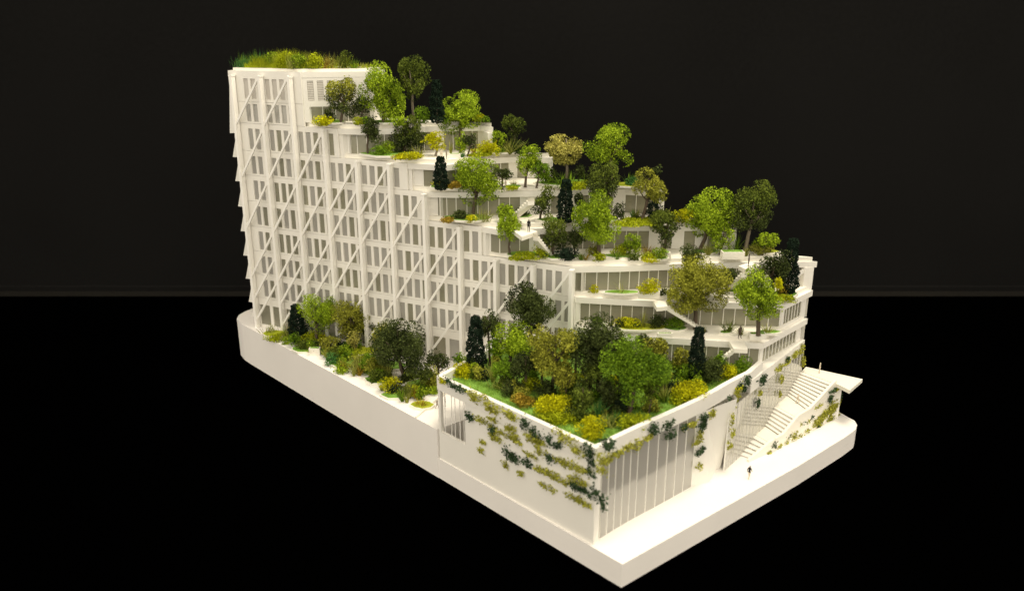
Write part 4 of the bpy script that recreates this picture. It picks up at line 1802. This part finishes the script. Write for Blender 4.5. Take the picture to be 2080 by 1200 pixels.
def figure_mesh(pose):
    if pose in _fig:
        return _fig[pose]
    V = {'hip': (0, 0, .93), 'waist': (0, 0, 1.10), 'chest': (0, 0, 1.33), 'neck': (0, -.01, 1.47), 'head0': (0, -.02, 1.57), 'head1': (0, -.02, 1.70),
         'sl': (.17, 0, 1.40), 'sr': (-.17, 0, 1.40), 'hl': (.10, 0, .88), 'hr': (-.10, 0, .88)}
    if pose == 'stand':
        V.update(el=(.23, .02, 1.13), wl=(.22, -.05, .88), fl=(.21, -.07, .78), er=(-.23, .02, 1.13), wr=(-.22, -.05, .88), fr=(-.21, -.07, .78),
                 kl=(.11, -.01, .48), al=(.11, .02, .07), tl=(.12, -.14, .03), kr=(-.11, -.01, .48), ar=(-.11, .02, .07), tr=(-.12, -.14, .03))
    elif pose == 'hips':
        V.update(el=(.36, .05, 1.18), wl=(.20, -.06, 1.02), fl=(.14, -.09, .98), er=(-.26, .02, 1.12), wr=(-.30, -.08, .88), fr=(-.31, -.11, .79),
                 kl=(.17, -.02, .48), al=(.22, .02, .07), tl=(.24, -.14, .03), kr=(-.15, -.02, .48), ar=(-.20, .02, .07), tr=(-.22, -.14, .03))
    else:   # walk
        V.update(el=(.22, .12, 1.14), wl=(.21, .10, .90), fl=(.20, .06, .81), er=(-.22, -.10, 1.14), wr=(-.20, -.24, .95), fr=(-.19, -.29, .88),
                 kl=(.10, -.16, .50), al=(.10, -.22, .08), tl=(.10, -.38, .03), kr=(-.10, .08, .48), ar=(-.10, .30, .12), tr=(-.10, .20, .03))
    E_ = [('hip', 'waist'), ('waist', 'chest'), ('chest', 'neck'), ('neck', 'head0'), ('head0', 'head1'), ('chest', 'sl'), ('chest', 'sr'), ('sl', 'el'), ('el', 'wl'), ('wl', 'fl'),
          ('sr', 'er'), ('er', 'wr'), ('wr', 'fr'), ('hip', 'hl'), ('hip', 'hr'), ('hl', 'kl'), ('kl', 'al'), ('al', 'tl'), ('hr', 'kr'), ('kr', 'ar'), ('ar', 'tr')]
    Rr = dict(hip=.145, waist=.125, chest=.155, neck=.06, head0=.095, head1=.085, sl=.075, sr=.075, el=.05, er=.05, wl=.038, wr=.038, fl=.042, fr=.042, hl=.10, hr=.10, kl=.066, kr=.066, al=.045, ar=.045, tl=.04, tr=.04)
    names = list(V)
    me = bpy.data.meshes.new('figure_' + pose)
    me.from_pydata([V[n] for n in names], [(names.index(a), names.index(b)) for a, b in E_], [])
    o = bpy.data.objects.new('tmp_figure', me)
    COL.objects.link(o)
    md = o.modifiers.new('skin', 'SKIN')
    for i, n in enumerate(names):
        me.skin_vertices[0].data[i].radius = (Rr[n], Rr[n] * .8 if n in ('chest', 'waist', 'hip') else Rr[n])
        me.skin_vertices[0].data[i].use_root = (n == 'hip')
    sb = o.modifiers.new('sub', 'SUBSURF')
    sb.levels = 1
    sb.render_levels = 1
    dg = bpy.context.evaluated_depsgraph_get()
    out = bpy.data.meshes.new_from_object(o.evaluated_get(dg))
    bpy.data.objects.remove(o)
    for p in out.polygons:
        p.use_smooth = True
    _fig[pose] = out
    return out


def person(p, hpx, mat, pose, rot, label, legs=None):
    p = np.array(p, float)
    sc = hpx * depth(p) / F / 1.78
    me = figure_mesh(pose).copy()
    me.materials.clear()
    me.materials.append(M[mat])
    if legs:
        me.materials.append(M[legs])
        for f in me.polygons:
            if f.center.z < .86 and abs(f.center.x) < .2:
                f.material_index = 1
    o = put('person', me, None, None, p - np.array([0, 0, .0001]))
    o.scale = (sc,) * 3
    o.rotation_euler = (0, 0, rot)
    tag(o, label, 'figure', 'little scale figures')


person(onz(1074, 471, .2140), 27, 'fig_black', 'stand', 2.8, 'black scale figure standing on stair landing of the fourth terrace')
person(onz(1520, 541, .1830), 28, 'fig_brown', 'stand', 1.2, 'brown scale figure on the stair landing beside a white planter box')
person(onz(1502, 687, LV['G'] + TS), 29, 'fig_brown', 'hips', .5, 'brown scale figure with hand on hip on the seventh terrace')
person(onz(1521, 971, ZP), 30, 'fig_black', 'walk', 2.4, 'scale figure in black top and white trousers walking on the plaza', 'fig_pale')
person(onz(1664, 757, .0608), 24, 'fig_pale', 'stand', 1.0, 'pale scale figure standing on the top landing of the staircase')
person(onz(1620, 819, .0445), 23, 'fig_pale', 'walk', 4.0, 'pale scale figure walking across a landing of the staircase')
person(onz(897, 322, LV['B'] + TS), 20, 'fig_pale', 'stand', 0, 'pale scale figure standing on the second terrace')
person(onz(907, 324, LV['B'] + TS), 23, 'fig_grey', 'stand', 1.5, 'grey brown scale figure standing on the second terrace')
person(onz(1027, 383, LV['C'] + TS), 18, 'fig_pale', 'stand', .3, 'pale scale figure standing on the third terrace beside a small dark tree')
person(onz(888, 829, ZG), 20, 'fig_grey', 'walk', 1.0, 'grey brown scale figure walking in the garden outside the pavilion opening')
person(onz(904, 824, ZG), 22, 'fig_grey', 'stand', 2.0, 'grey brown scale figure standing behind the pavilion wire posts')
person(onz(1340, 1000, ZP), 36, 'fig_brown', 'stand', .6, 'dark scale figure standing inside the glazed pavilion')

# ------------------------------------------------------------------ labels: tell look-alikes apart by their nearest neighbour
def settle():
    from collections import defaultdict
    by = defaultdict(list)
    for o in ALL:
        by[o['label']].append(o)
    used = set(by)
    pos = {o.name: np.array(o.location) for o in ALL}
    for lb, lst in list(by.items()):
        if len(lst) < 2 or 'climbing' in lb:
            continue
        for o in lst:
            place = lb[len(o['_short']):].strip()
            near = sorted((q for q in ALL if q is not o and q['group'].split(' on ')[-1] == o['group'].split(' on ')[-1] and q['_short'] != o['_short'] and 'climbing' not in q['_short']),
                          key=lambda q: float(np.linalg.norm(pos[q.name] - pos[o.name])))
            for q in near[:3]:
                ns = q['_short'].replace(' model', '').replace(' ornamental', '')
                nl = f"{o['_short']} beside {ns} {place}"
                if len(nl.split()) > 16:
                    nl = f"{o['_short']} beside {' '.join(ns.split()[1:])} {place}"
                if nl not in used and len(nl.split()) <= 16:
                    used.add(nl)
                    o['label'] = nl
                    break
    for o in ALL:
        del o['_short']
        w_ = o['label'].split()
        if len(w_) > 16:
            o['label'] = ' '.join(w_[:16])


settle()
